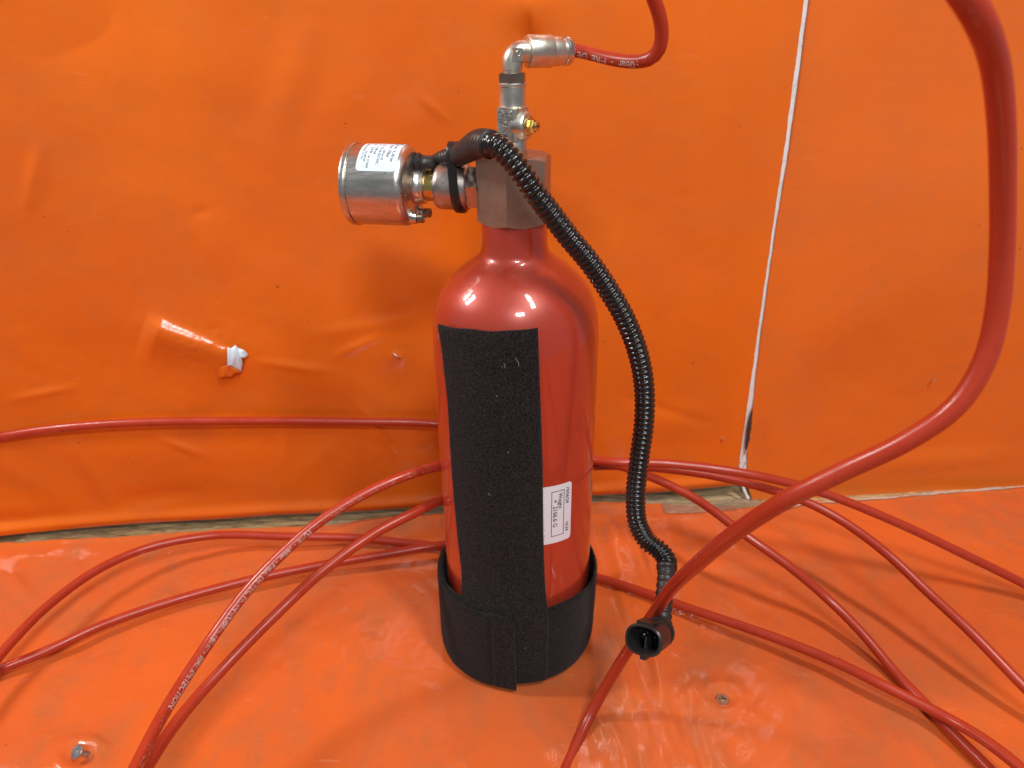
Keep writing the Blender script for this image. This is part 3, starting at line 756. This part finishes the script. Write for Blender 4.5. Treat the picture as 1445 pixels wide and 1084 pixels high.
# lint on the felt
lm = MB()
for (x, y, l, th) in ((711, 520, 5, 1.2), (732, 518, 11, 2.2), (708, 518, 2, 0), (716, 640, 3, 0.6), (741, 915, 3, 0.3), (690, 700, 3, 1.9), (700, 560, 3, 0.4)):
    a, z = az_at(x, y, 0.0530 if y < 800 else 0.0562); r_ = 0.0527 if y < 800 else 0.0562
    pts = [cp(a + 0.004 * l * math.cos(th) * (k / 4) + 0.01 * math.sin(k), r_, z + 0.0003 * l * math.sin(th) * k / 2 ) for k in range(5)]
    S, q = spline([tuple(p) for p in pts], 0.0003); tube(lm, S, 0.00007, 5)
tag(lm.build('lint', M['lint'], wrap), kind='stuff')

# ---- valve block (large hexagon)
zb0, zb1 = 0.3060, 0.3425
mb = MB()
HX = 0.0216
hexnut(mb, (0, 0, 0), (0, 0, 1), zb0, zb1, HX, 6, up=(0, -1, 0), ph=0.0, slope=0.62, n=20)
# orient so that a corner stands at azimuth -11.5 degrees
x_, y_, a_ = basis((0, 0, 1), (0, -1, 0)); q0 = math.atan2(x_.y, x_.x)
want = math.atan2(-math.cos(R(-11.5)), math.sin(R(-11.5)))
rot = Matrix.Rotation(want - q0, 3, 'Z'); mb.v = [rot @ v for v in mb.v]
vb = mb.build('valve_block', M['block_metal'], cyl, True, 12)
ZC = 0.3240
# ---- horizontal branch towards the pressure switch
az = R(-101.5); AX = cp(az, 1, 0); O = Vector((0, 0, ZC))
mb = MB(); hexnut(mb, O, AX, 0.0180, 0.0255, 0.0125, 6, ph=R(12)); mb.build('branch_nut', M['pipe_steel'], cyl, True, 15)
mb = MB(); lathe(mb, O, AX, [(0.0245, 0.0)] + [(0.0245, 0.0108), (0.0255, 0.0121), (0.0265, 0.0124), (0.0410, 0.0124), (0.0428, 0.0120), (0.0440, 0.0108), (0.0442, 0.0085), (0.0442, 0.0)], 56)
mb.build('coupling', M['pipe_steel'], cyl, True, 40)
mb = MB(); lathe(mb, O, AX, rnd_prof(0.0435, 0.0515, 0.0080, 0.0004), 40); mb.build('brass_sleeve', M['brass'], cyl, True, 40)
# pressure switch
sw = MB(); S0 = 0.0500
pr = [(S0, 0.0), (S0, 0.0088), (S0 + 0.0004, 0.0095), (S0 + 0.0022, 0.0097), (S0 + 0.0026, 0.0094), (S0 + 0.0046, 0.0100), (S0 + 0.0058, 0.0112), (S0 + 0.0066, 0.0135), (S0 + 0.0072, 0.0170)]
for i in range(0, 8):
    q = math.pi / 2 * i / 7; pr.append((S0 + 0.0075 + 0.0048 * (1 - math.cos(q)), 0.0174 + 0.0048 * math.sin(q)))
pr += [(S0 + 0.0395, 0.0222), (S0 + 0.0398, 0.0218), (S0 + 0.0400, 0.0218), (S0 + 0.0402, 0.0229), (S0 + 0.0406, 0.0231), (S0 + 0.0425, 0.0230)]
for i in range(1, 7):
    q = math.pi / 2 * i / 6; pr.append((S0 + 0.0425 + 0.0016 * math.sin(q), 0.0214 + 0.0016 * math.cos(q)))
pr += [(S0 + 0.0441, 0.0)]
lathe(sw, O, AX, pr, 96)
ps = sw.build('pressure_switch', M['steel'], cyl, True, 40)
sx, sy, sa = basis(AX)          # sy is up-ish
def sp(t, ang, r): return O + AX * t + (Vector((0, 0, 1)) * math.cos(ang) + cp(0, 1, 0).lerp(cp(0, 1, 0), 0) * 0) * r if False else O + AX * t + (Vector((0, 0, 1)) * math.cos(ang) + FR * math.sin(ang)) * r
FR = AX.cross(Vector((0, 0, 1))).normalized()
if FR.y > 0: FR = -FR                # FR points to the camera
# cap screws on its face
for (dz, df) in ((-0.0165, 0.0070), (-0.0165, -0.0062)):
    c = O + Vector((0, 0, 1)) * dz + FR * df
    m1 = MB(); lathe(m1, c, AX, [(S0 + 0.0010, 0.0), (S0 + 0.0010, 0.0012), (S0 + 0.0022, 0.0012), (S0 + 0.0022, 0.0012), (S0 + 0.0022, 0.0), ], 6)
    lathe(m1, c, AX, [(S0 + 0.0022, 0.0012), (S0 + 0.0006, 0.0012), (S0 + 0.0006, 0.0023), (S0 + 0.0010, 0.0027), (S0 + 0.0040, 0.0027), (S0 + 0.0042, 0.0025), (S0 + 0.0042, 0.0018), (S0 + 0.0085, 0.0018)], 24)
    m1.build('cap_screw', M['dark_nut'], ps, True, 30)
    m2 = MB(); lathe(m2, c, AX, rnd_prof(S0 + 0.0046, S0 + 0.0088, 0.0033, 0.0004), 24); m2.build('washer', M['steel_plain'], ps, True, 30)
# sticker on the switch
def sl(u, v, h=0.00014):         # u along the axis (right -> left is +t), v around: from the top down on the camera side
    ang = v / 0.0222; return O + AX * (S0 + 0.0395 - u) + (Vector((0, 0, 1)) * math.cos(ang) + FR * math.sin(ang)) * (0.0222 + h)
u0, u1 = 0.0055, 0.0285; v0, v1 = -0.006, 0.0232
s2 = sticker(ps, 'switch_sticker', M['foil'], sl, u0, u1, v0, v1, 0.0022, 30)
pm = MB()
def t2(txt, size, u, v, xs=1.0): put_text(pm, txt, size, lambda x, y: sl(u + y, v + x, 0.00024), xs)
lines = [(24.4, 'P nenn', 0.0021, 2.4), (24.4, '0...40 bar', 0.0026, 9.4), (21.6, 'P max', 0.0021, 2.4), (21.6, '170bar', 0.0027, 8.2), (18.9, '200 mm 1/8', 0.0018, 9.0), (16.6, 'U', 0.0022, 1.8), (16.6, '+12..36 VDC/VAC', 0.0022, 5.2), (13.8, 'I', 0.0022, 1.8), (13.8, '< 100 mA', 0.0022, 5.0),
         (11.2, 'P', 0.0022, 1.8), (11.2, '2.4 W', 0.0027, 6.0), (11.2, 'Nr. 5715030', 0.0018, 13.6), (9.0, 'Art. 0877187', 0.0017, 10.0), (7.4, 'Made in Germany  Tel. 7141', 0.0016, 0.5)]
for (u, s_, z_, v) in lines: t2(s_, z_, u / 1000, v / 1000, 0.85)
def bar(ua, ub, va, vb):
    pm.grid([sl(ua + (ub - ua) * i / 5, va + (vb - va) * j / 5, 0.00022) for i in range(6) for j in range(6)], 6, 6)
bar(0.0060, 0.0180, -0.0002, 0.0000); bar(0.0060, 0.0180, -0.0030, -0.0028); bar(0.0230, 0.0242, -0.004, 0.0008); bar(0.0248, 0.0254, -0.004, 0.0008); bar(0.0258, 0.0275, -0.004, 0.0008)
put_text(pm, 'CE', 0.0030, lambda x, y: sl(0.0190 + x, -0.0002 - y, 0.00024), 1.0)
mk('switch_print', pm.v, pm.f, M['ink_soft'], s2, False)
# cable gland + ribbed cable + cable tie + heat shrink + conduit + connector
G = O + AX * (S0 + 0.0075) + Vector((0, 0, 1)) * 0.0125 + FR * -0.0002
mb = MB(); lathe(mb, G, -AX, [(-0.001, 0.0), (-0.001, 0.0060), (0.0012, 0.0060), (0.0018, 0.0054), (0.0018, 0.0046), (0.0026, 0.0046), (0.0026, 0.0056), (0.0042, 0.0056), (0.0050, 0.0048), (0.0052, 0.0)], 36)
mb.build('cable_gland', M['rubber'], cyl, True, 35)
cab = [G - AX * 0.002, G - AX * 0.008 + Vector((0, 0.001, -0.0005)), P(613, 231, 0.424), P(628, 224, 0.414), P(645, 220, 0.404), P(660, 213, 0.392)]
S, q = spline([tuple(p) for p in cab], 0.00045)
n_ = len(S); rr = 0.0042 + 0.0005 * np.abs(np.sin(q / 0.0028 * math.pi)) ** 0.6
rr = rr * (1 + 0.12 * np.clip(q / q[-1], 0, 1))
mb = MB(); tube(mb, S, rr, 20); mb.build('sensor_cable', M['rubber'], cyl, True)
shr = [P(645, 221, 0.400), P(655, 215, 0.392), P(668, 207, 0.381), P(680, 202, 0.372), P(692, 204, 0.366)]
S, q = spline([tuple(p) for p in shr], 0.0006); w = q / q[-1]
rr = 0.0054 + 0.0016 * np.clip(w * 1.6, 0, 1) + 0.00015 * np.sin(q * 2600)
mb = MB(); tube(mb, S, rr, 28); mb.build('heat_shrink', M['rubber'], cyl, True)
# conduit
cpts = [P(686, 203, 0.368), P(700, 206, 0.364), P(716, 219, 0.362), P(735, 242, 0.362), P(755, 272, 0.365), P(778, 302, 0.372), P(803, 335, 0.380), P(832, 370, 0.388), P(858, 408, 0.395), P(882, 450, 0.402),
        P(900, 497, 0.410), P(909, 545, 0.418), P(909, 595, 0.425), P(902, 650, 0.432), P(897, 700, 0.438), P(900, 738, 0.441), P(914, 764, 0.441), P(932, 778, 0.438), P(941, 792, 0.434), P(941, 803, 0.430)]
S, q = spline([tuple(p) for p in cpts], 0.00040)
fr = frames(S); seg = 28
pitch = np.interp(q, [0, 0.05, q[-1] * 0.80, q[-1] * 0.9, q[-1]], [0.0033, 0.0033, 0.0030, 0.0024, 0.0024])
ph = np.cumsum(np.gradient(q) / pitch) * 2 * math.pi
rib = 0.5 + 0.5 * np.cos(ph); rib = 1 - (1 - rib) ** 2.2
rc = 0.00445 + 0.00145 * rib
k = np.arange(seg) * 2 * math.pi / seg
RR = np.repeat(rc[:, None], seg, 1)
# lengthwise slit on the left flank of the lower half
Tn, Xn, Yn = fr
side = -np.array(RT)
ang = np.arctan2((side * 0.75 + (np.array(CAM) - S[:, :3]) * 1.6) @ np.eye(3) @ np.zeros(3) if False else np.einsum('ij,ij->i', Yn, side[None, :] * 0.9 + (np.array(CAM) - S[:, :3]) / 0.45 * 0.75), np.einsum('ij,ij->i', Xn, side[None, :] * 0.9 + (np.array(CAM) - S[:, :3]) / 0.45 * 0.75))
dd = (k[None, :] - ang[:, None] + math.pi) % (2 * math.pi) - math.pi
RR = RR - 0.0010 * np.exp(-(dd / 0.16) ** 2) * np.clip((q / q[-1] - 0.45) * 8, 0, 1)[:, None]
mb = MB(); tube(mb, S, RR, seg, True, fr); cond = mb.build('conduit', M['conduit'], cyl, True)
# lower sleeve
CB = P(935, 886, 0.412)
ls = [P(940, 796, 0.431), P(940, 812, 0.428), P(938, 835, 0.421), P(936, 858, 0.418), P(934, 884, 0.412)]
S, q = spline([tuple(p) for p in ls], 0.0006)
rr = 0.0048 + 0.00028 * np.clip(np.sin(q / 0.0042 * 2 * math.pi) * 3, -1, 1) + 0.0006 * np.exp(-((q - 0.001) / 0.002) ** 2) + 0.0008 * np.clip((q / q[-1] - 0.8) * 5, 0, 1)
mb = MB(); tube(mb, S, rr, 26); mb.build('lower_sleeve', M['rubber'], cyl, True)
# connector: oval socket facing the camera's lower left
CO = P(907, 904, 0.386); BK = (P(936, 889, 0.412) - CO); CL = BK.length; ca = BK.normalized()
cx = RT + DN * 0.10; cx = (cx - ca * cx.dot(ca)).normalized(); cy = ca.cross(cx).normalized()
if cy.z < 0: cy = -cy
def oval(q, rx, ry, p=2.5):
    c, s = math.cos(q), math.sin(q); r_ = (abs(c / rx) ** p + abs(s / ry) ** p) ** (-1 / p); return r_ * c, r_ * s
def loft(mb, secs, n=56):
    pts = []
    for (t, rx, ry) in secs:
        for i in range(n):
            a, b = oval(2 * math.pi * i / n, rx, ry); pts.append(CO + ca * t + cx * a + cy * b)
    f = [(i * n + k, i * n + (k + 1) % n, (i + 1) * n + (k + 1) % n, (i + 1) * n + k) for i in range(len(secs) - 1) for k in range(n)]
    mb.add(pts, f)
con = MB()
loft(con, [(0.016, 0.0001, 0.0001), (0.016, 0.0076, 0.0054), (0.0010, 0.0084, 0.0064), (0.0, 0.0088, 0.0068), (0.0, 0.0094, 0.0074), (0.0006, 0.0101, 0.0081), (0.0018, 0.0102, 0.0082), (0.0022, 0.0097, 0.0076), (0.015, 0.0094, 0.0073), (0.0185, 0.0088, 0.0070), (0.020, 0.0075, 0.0065), (0.020, 0.0001, 0.0001)])
lathe(con, CO + ca * 0.0195, ca, [(0, 0.0), (0, 0.0072), (0.002, 0.0074), (0.0022, 0.0064), (0.0036, 0.0064), (0.0038, 0.0082), (0.0060, 0.0084), (0.0066, 0.0076), (0.0066, 0.0060), (0.0085, 0.0055), (0.0085, 0.0)], 40)
cn = con.build('connector', M['connector'], cyl, True, 35)
ci = MB()
def cbox(mb, x0, x1, y0, y1, t0, t1):
    box(mb, x0, x1, y0, y1, t0, t1, lambda x, y, t: CO + cx * x + cy * y + ca * t)
cbox(ci, -0.0004, 0.0004, -0.0052, 0.0012, 0.0042, 0.0158)
ci.build('key_rib', M['connector'], cn, False)
for s_ in (-1, 1):
    m1 = MB(); lathe(m1, CO + cx * s_ * 0.0031 + cy * 0.0008 + ca * 0.016, -ca, [(0, 0.0014), (0.0040, 0.0014), (0.0044, 0.0010), (0.0072, 0.0008), (0.0078, 0.0)], 14); m1.build('contact_pin', M['dark_nut'], cn, True, 40)
m1 = MB(); cbox(m1, -0.0012, 0.0020, -0.0100, -0.0074, 0.001, 0.0060); m1.build('latch_tab', M['connector'], cn, False)
m1 = MB(); cbox(m1, -0.0052, 0.0030, 0.0076, 0.0088, 0.0022, 0.0140); m1.build('latch_rail', M['connector'], cn, False)
# cable tie round the coupling and the cable
TA = AX; tc0 = O + AX * 0.0310
path = []
ctop = P(647, 219, 0.402); ct = ctop - tc0; ct = ct - TA * ct.dot(TA)
dirs = []
def hull_pts():
    out = []
    c1 = Vector((0, 0, 0)); r1 = 0.0128; c2 = ct; r2 = 0.0058
    a2 = Vector((0, 0, 1)); b2 = FR
    for i in range(72):
        q = 2 * math.pi * i / 72; d = a2 * math.cos(q) + b2 * math.sin(q)
        s1 = c1.dot(d) + r1; s2 = c2.dot(d) + r2
        out.append((c1 + d * r1) if s1 >= s2 else (c2 + d * r2))
    return out
H_ = hull_pts(); H_ = [H_[i] for i in range(len(H_)) if (H_[i] - H_[i - 1]).length > 1e-6]
tb = MB(); nH = len(H_)
cen = sum(H_, Vector()) / nH
for j, (t, e) in enumerate(((-0.0024, 0), (-0.0024, 0.0011), (-0.0020, 0.0014), (0.0020, 0.0014), (0.0024, 0.0011), (0.0024, 0))):
    for i in range(nH):
        n1 = (H_[(i + 1) % nH] - H_[i - 1]); nn = TA.cross(n1).normalized()
        if nn.dot(H_[i] - cen) < 0: nn = -nn
        tb.v.append(tc0 + H_[i] + nn * e + TA * (t + 0.0012 * (H_[i].z - cen.z) / 0.02))
for j in range(6):
    for i in range(nH):
        a = j * nH + i; b = j * nH + (i + 1) % nH; c = ((j + 1) % 6) * nH + (i + 1) % nH; d = ((j + 1) % 6) * nH + i
        tb.f.append((a, b, c, d))
tie = tb.build('cable_tie', M['tie'], cyl, True, 40)

# ---- needle valve and elbow above the block
VX = Vector((-0.0004, 0.0, 0)); UPV = Vector((0, 0, 1))
def vt(prof, name, mt, seg=40, sharp=35, parent=cyl):
    mb = MB(); lathe(mb, VX, UPV, prof, seg); return mb.build(name, mt, parent, True, sharp)
vt([(0.3420, 0.0), (0.3420, 0.0072), (0.3430, 0.0075), (0.3500, 0.0075), (0.3512, 0.0068), (0.3512, 0.0)], 'valve_stem', M['nickel'])
# forged body: octagonal block with bosses
mb = MB()
hexnut(mb, VX, UPV, 0.3495, 0.3667, 0.0094, 4, up=(0, -1, 0), ph=0, slope=0.25, n=16)
rot = Matrix.Rotation(R(-19 + 45 + 3), 3, 'Z')
x_, y_, a_ = basis((0, 0, 1), (0, -1, 0))
q0 = math.atan2(x_.y, x_.x); want = math.atan2(-math.cos(R(8)), math.sin(R(8)))
rot = Matrix.Rotation(want - q0, 3, 'Z'); mb.v = [VX + rot @ (v - VX) for v in mb.v]
# trim the corners (forging radius)
for i, v in enumerate(mb.v):
    h = Vector((v.x - VX.x, v.y - VX.y, 0)); L_ = h.length
    if L_ > 0.0084: h = h * (0.0084 / L_); mb.v[i] = Vector((VX.x + h.x, VX.y + h.y, v.z))
vbod = mb.build('needle_valve', M['nickel'], cyl, True, 28)
# raised cast lettering on the face turned left
fz = R(8 - 45); fn0 = cp(fz, 1, 0); ft0 = Vector((math.cos(fz), math.sin(fz), 0)); apo = 0.0094 * math.cos(math.pi / 4)
pm = MB()
def cast(txt, size, u, z, h=0.00016):
    v, f = text_mesh(txt, size)
    # rotated a quarter turn clockwise: reads downwards
    base_ = [VX + fn0 * (apo + h) + ft0 * (u + y) + UPV * (z - x) for (x, y, _) in v]
    pm.add(base_, f)
cast('2B', 0.0046, 0.0008, 0.3655); cast('OB', 0.0046, -0.0044, 0.3655); cast('PNEU', 0.0044, -0.0018, 0.3598)
pl = mk('cast_lettering', pm.v, pm.f, M['steel_plain'], vbod, False)
so = pl.modifiers.new('depth', 'SOLIDIFY'); so.thickness = 0.0007; so.offset = 0
# side boss + brass spindle to the right front
saz = R(60); SA = cp(saz, 1, 0); sc0 = VX + UPV * 0.3575
mb = MB(); lathe(mb, sc0, SA, [(0.003, 0.0078), (0.0078, 0.0074), (0.0092, 0.0066), (0.0096, 0.0058), (0.0096, 0.0)], 44); mb.build('side_boss', M['nickel'], vbod, True, 30)
mb = MB(); lathe(mb, sc0, SA, [(0.0090, 0.0050), (0.0106, 0.0050), (0.0110, 0.0046), (0.0110, 0.0030), (0.0120, 0.0026), (0.0150, 0.0026), (0.0152, 0.0023), (0.0152, 0.0)], 36)
hexnut(mb, sc0, SA, 0.0108, 0.0138, 0.0036, 6)
bs = mb.build('brass_spindle', M['brass'], vbod, True, 30)
mb = MB(); x_, y_, a_ = basis(SA); 
pts = [sc0 + SA * (0.01525 + (0.0 if k == 0 else 0.0)) + (x_ * i + y_ * j) for k in (0,) for i, j in ((-0.0014, -0.0006), (0.0014, -0.0006), (0.0014, 0.0006), (-0.0014, 0.0006))]
mb.add(pts, [(0, 1, 2, 3)]); mb.build('screw_slot', M['ink'], vbod, False)
# collar, nuts, elbow
vt([(0.3664, 0.0), (0.3664, 0.0074), (0.3668, 0.0078), (0.3672, 0.0072), (0.3676, 0.0071), (0.3764, 0.0071), (0.3768, 0.0074), (0.3780, 0.0074), (0.3784, 0.0070), (0.3786, 0.0)], 'collar', M['nickel'])
mb = MB(); hexnut(mb, VX, UPV, 0.3782, 0.3832, 0.0073, 6, up=(0, -1, 0), ph=R(20)); mb.build('dark_hex_nut', M['dark_nut'], cyl, True, 15)
vt([(0.3828, 0.0), (0.3828, 0.0050), (0.3845, 0.0050), (0.3847, 0.0053), (0.3852, 0.0053), (0.3852, 0.0)], 'elbow_seat', M['nickel'])
ED = (P(812, 72, 0.392) - (VX + UPV * 0.3930)); ED = Vector((ED.x, ED.y, ED.z * 1.0)).normalized()
zc = 0.3930; rb = 0.0056
ctr = VX + UPV * (zc - rb) + ED * rb
pts = [VX + UPV * 0.3848, VX + UPV * (zc - rb)] + [ctr - ED * rb * math.cos(R(a)) + UPV * rb * math.sin(R(a)) for a in (22, 45, 68, 90)] + [VX + UPV * zc + ED * 0.0095]
S, q = spline([tuple(p) for p in pts], 0.0005)
mb = MB(); tube(mb, S, 0.0054, 36)
eo = mb.build('elbow', M['nickel'], cyl, True, 50)
m1 = MB(); tq = VX + UPV * (zc - 0.0006) + ED * 0.0006; fx = ED; fy = UPV; fnv = ED.cross(UPV).normalized()
if fnv.y > 0: fnv = -fnv
tq = tq + fnv * 0.0046
box(m1, -0.0026, 0.0030, -0.0034, 0.0026, 0, 0.0011, lambda x, y, t: tq + fx * x + fy * y + fnv * t); m1.build('elbow_pad', M['nickel'], eo, False)
m1 = MB(); S, q = spline([tuple(tq + fnv * 0.0012 + fx * (0.0003 + 0.0012 * math.cos(a)) + fy * 0.0012 * math.sin(a)) for a in np.linspace(0, 2 * math.pi, 17)], 0.0003); tube(m1, S, 0.00022, 8); m1.build('pad_ring', M['nickel'], eo)
EC = VX + UPV * zc
mb = MB(); lathe(mb, EC, ED, [(0.0080, 0.0), (0.0080, 0.0070), (0.0084, 0.0078), (0.0090, 0.0080), (0.0213, 0.0080), (0.0217, 0.0078), (0.0217, 0.0073), (0.0270, 0.0072), (0.0274, 0.0070), (0.0274, 0.0064), (0.0296, 0.0064), (0.0296, 0.0)], 52)
pf = mb.build('push_fitting', M['nickel'], cyl, True, 30)
mb = MB(); lathe(mb, EC, ED, [(0.0292, 0.0), (0.0292, 0.0068), (0.0296, 0.0072), (0.0318, 0.0073), (0.0322, 0.0071), (0.0330, 0.0064), (0.0330, 0.0046), (0.0300, 0.0044)], 44); mb.build('release_ring', M['steel_plain'], cyl, True, 30)

# ------------------------------------------------------------------ small things on the sheets
# torn scrap that curls out of the wall sheet
tear = empty('torn_scrap', Wp(332, 507, 0.005)); tag(tear, 'small white torn scrap curling out of the left orange wall sheet', 'tear')
def patch(poly, cl, name, mt, thick=0.0006, n=7):
    c = sum((Vector((x, y, 0)) for x, y in poly), Vector()) / len(poly)
    rings = []; 
    for k in range(n + 1):
        w = k / n
        rings.append([(c.x + (x - c.x) * w, c.y + (y - c.y) * w) for x, y in poly])
    mb = MB()
    pts = [Wp(x, y, cl(x, y)) for rg in rings for (x, y) in rg]; m_ = len(poly)
    mb.add(pts, [(i * m_ + k, i * m_ + (k + 1) % m_, (i + 1) * m_ + (k + 1) % m_, (i + 1) * m_ + k) for i in range(n) for k in range(m_)])
    o = mb.build(name, mt, tear, True, 40); so = o.modifiers.new('t', 'SOLIDIFY'); so.thickness = thick; so.offset = 0; return o
patch([(321, 490), (326, 492), (332, 487), (336, 491), (344, 494), (350, 500), (347, 504), (341, 505), (342, 514), (341, 525), (333, 521), (326, 516), (320, 517), (321, 504)], lambda x, y: 0.0090 + 0.004 * math.sin((y - 485) / 40 * math.pi) + 0.0012 * math.sin(x * 0.5), 'white_flap', M['white_tear'])
patch([(319, 516), (326, 517), (335, 522), (341, 525), (332, 527), (326, 532), (318, 531), (311, 533), (308, 528), (310, 519)], lambda x, y: 0.0112 - (y - 516) * 0.00010 + 0.0010 * math.sin(x * 0.4), 'orange_flap', M['wall_vinyl'])
# staples and nail heads
def nail(px, py, off, label, r=0.0011):
    p = Wp(px, py, off); mb = MB(); lathe(mb, (0, 0, 0), WN, [(-0.002, 0.0004), (0, r), (0.0005, r * 0.9), (0.0008, r * 0.4), (0.0008, 0)], 12)
    o = mb.build('nail_head', M['staple'], None, True, 40); o.location = p; tag(o, label, 'nail', 'nail heads in the wall sheets')
nail(1318, 537, 0.0052, 'tiny bright nail head alone on the right orange sheet')
nail(1020, 620, 0.0022, 'tiny nail head on the left sheet just left of the white gap', 0.0012)
nail(1060, 617, 0.0022, 'upper of the two tiny nail heads just right of the white gap', 0.0011)
nail(1054, 653, 0.0030, 'lower of the two tiny nail heads just right of the white gap', 0.0011)
st_ = MB(); p0 = Wp(556, 500, 0.0078); 
S, q = spline([tuple(Wp(555, 499, 0.004)), tuple(Wp(556, 500, 0.0085)), tuple(Wp(562, 504, 0.0090)), tuple(Wp(565, 505, 0.004))], 0.0004); tube(st_, S, 0.0007, 8)
o = mk('wall_staple', [v - p0 for v in st_.v], st_.f, M['staple']); o.location = p0; tag(o, 'small staple in the left orange sheet, just left of the cylinder shoulder', 'staple')

# screws in the bench
def torx(mb, c, ax, r, n=12, depth=0.0016):
    x, y, a = basis(ax); pts = []
    K = 36
    def ring(t, rf): return [c + a * t + (x * math.cos(2 * math.pi * k / K) + y * math.sin(2 * math.pi * k / K)) * rf(2 * math.pi * k / K) for k in range(K)]
    star = lambda q: r * 0.44 * (1 + 0.30 * math.cos(q * n / 3))
    rs = [ring(-0.0024, lambda q: r * 0.45), ring(-0.0006, lambda q: r * 0.96), ring(-0.0001, lambda q: r), ring(0.0002, lambda q: r * 0.95), ring(0.0002, star), ring(-depth, lambda q: star(q) * 0.8), ring(-depth, lambda q: 0.00001)]
    p_ = [v for rg in rs for v in rg]
    mb.add(p_, [(i * K + k, i * K + (k + 1) % K, (i + 1) * K + (k + 1) % K, (i + 1) * K + k) for i in range(len(rs) - 1) for k in range(K)])
def screw(p, ax, r, mt, shank, label):
    root = empty('bench_screw', p); tag(root, label, 'screw')
    mb = MB(); torx(mb, p, ax, r); mb.build('screw_head', mt, root, True, 30)
    if shank:
        x, y, a = basis(ax); S, q = spline([tuple(p - a * 0.001), tuple(p - a * 0.004), tuple(p - a * 0.010)], 0.0002)
        mb = MB(); tube(mb, S, 0.0016 + 0.0003 * np.abs(np.sin(q / 0.0016 * math.pi)), 16); mb.build('shank', mt, root, True)
screw(Z(1019.5, 986.5, 0.0010), Vector((0.06, -0.10, 1)), 0.0043, M['old_screw'], False, 'tarnished screw sunk flush in the bench sheet at right, below the crossing hoses')
screw(Z(108, 1061, 0.0078), Vector((-0.42, -0.50, 0.95)), 0.0042, M['zinc'], True, 'tilted zinc screw standing proud of the bench sheet in the lower left corner')

# adhesive tape over the joint
tp, N, L, b = mat('dusty_clear_tape')
c = mixc(N, L, ramp(N, L, noise(N, L, 60, 5, 0.65), [(0.35, 0.0), (0.7, 1.0)]), (0.34, 0.22, 0.13), (0.50, 0.40, 0.30)); L.new(c, b.inputs['Base Color']); setp(b, rough=0.2, alpha=0.32)
bump(N, L, b, noise(N, L, 90, 4, 0.6), 0.5, 0.001)
pa, pb = [(933, 711), (960, 710), (1000, 708), (1040, 704), (1072, 705)], [(938, 724), (965, 724), (988, 723), (1046, 718), (1078, 713)]
nn_ = 30
A_ = spline([tuple(Z(x, y, 0.0024)) for x, y in pa], 0.001)[0]; B_ = spline([tuple(Z(x, y, 0.0024)) for x, y in pb], 0.001)[0]
pts = []
for i in range(nn_):
    a = A_[int(i / (nn_ - 1) * (len(A_) - 1))]; b2 = B_[int(i / (nn_ - 1) * (len(B_) - 1))]
    for j in range(8):
        p = a + (b2 - a) * j / 7; pts.append((p[0], p[1], p[2] + 0.0008 * math.sin(i * 0.9 + j) * math.sin(j / 7 * 3.1) + 0.0004 * math.sin(i * 2.3)))
mb = MB(); mb.grid(pts, nn_, 8); o = mb.build('tape', tp, None, True)
so = o.modifiers.new('t', 'SOLIDIFY'); so.thickness = 0.0002; tag(o, 'wrinkled dusty clear tape over the joint of bench and wall, below the white gap', 'tape')
we = MB(); S, q = spline([tuple(Wp(x, y, o_)) for x, y, o_ in ((1047, 650, .003), (1045, 662, .003), (1046, 676, .004), (1050, 691, .006), (1056, 704, .008))], 0.0008)
tube(we, S, 0.0009 + 0.0007 * vn(q * 300, q * 0, 47) + 0.0006 * (q / q[-1]), 8)
we.build('curled_white_edge', M['white_board'], right, True)
sp_ = MB(); S, q = spline([tuple(Wp(x, y, .0022)) for x, y in ((1062, 572), (1059, 592), (1056, 612), (1053, 632), (1050, 644))], 0.0006)
tube(sp_, S, 0.0016 * np.sin(np.pi * np.clip(q / q[-1], 0.03, 0.97)) + 0.0008 * vn(q * 400, q * 0, 48) + 0.0001, 7)
sp_.build('slit_shade_strip', M['slit_shade'], right, True)  # dark strip added in place of the shaded slit where the sheet lifts
# cream torn edge along the right joint
ce = [(1108, 716), (1121, 713), (1161, 708), (1208, 705), (1262, 701), (1329, 695), (1390, 690), (1445, 686), (1510, 682)]
pts = []
for k, (x, y) in enumerate(ce): pts.append(tuple(Z(x, y, 0.0040)))
S, q = spline(pts, 0.0015); n_ = len(S)
S[:, 2] += 0.0008 * vn(q * 90, q * 0, 41); S[:, 1] += 0.0012 * vn(q * 70, q * 0, 42)
tedge = MB(); rr = 0.0013 + 0.0016 * vn(q * 60, q * 0, 43) + 0.0009 * vn(q * 200, q * 0, 44)
tube(tedge, S, np.maximum(rr, 0.0006), 10)
tedge.v = [Vector((v.x, v.y, 0.0035 + (v.z - 0.0035) * 0.45)) for v in tedge.v]
o = tedge.build('torn_edging', M['edging'], None, True); tag(o, 'ragged cream edging in the joint between the right wall sheet and the bench', 'edging')
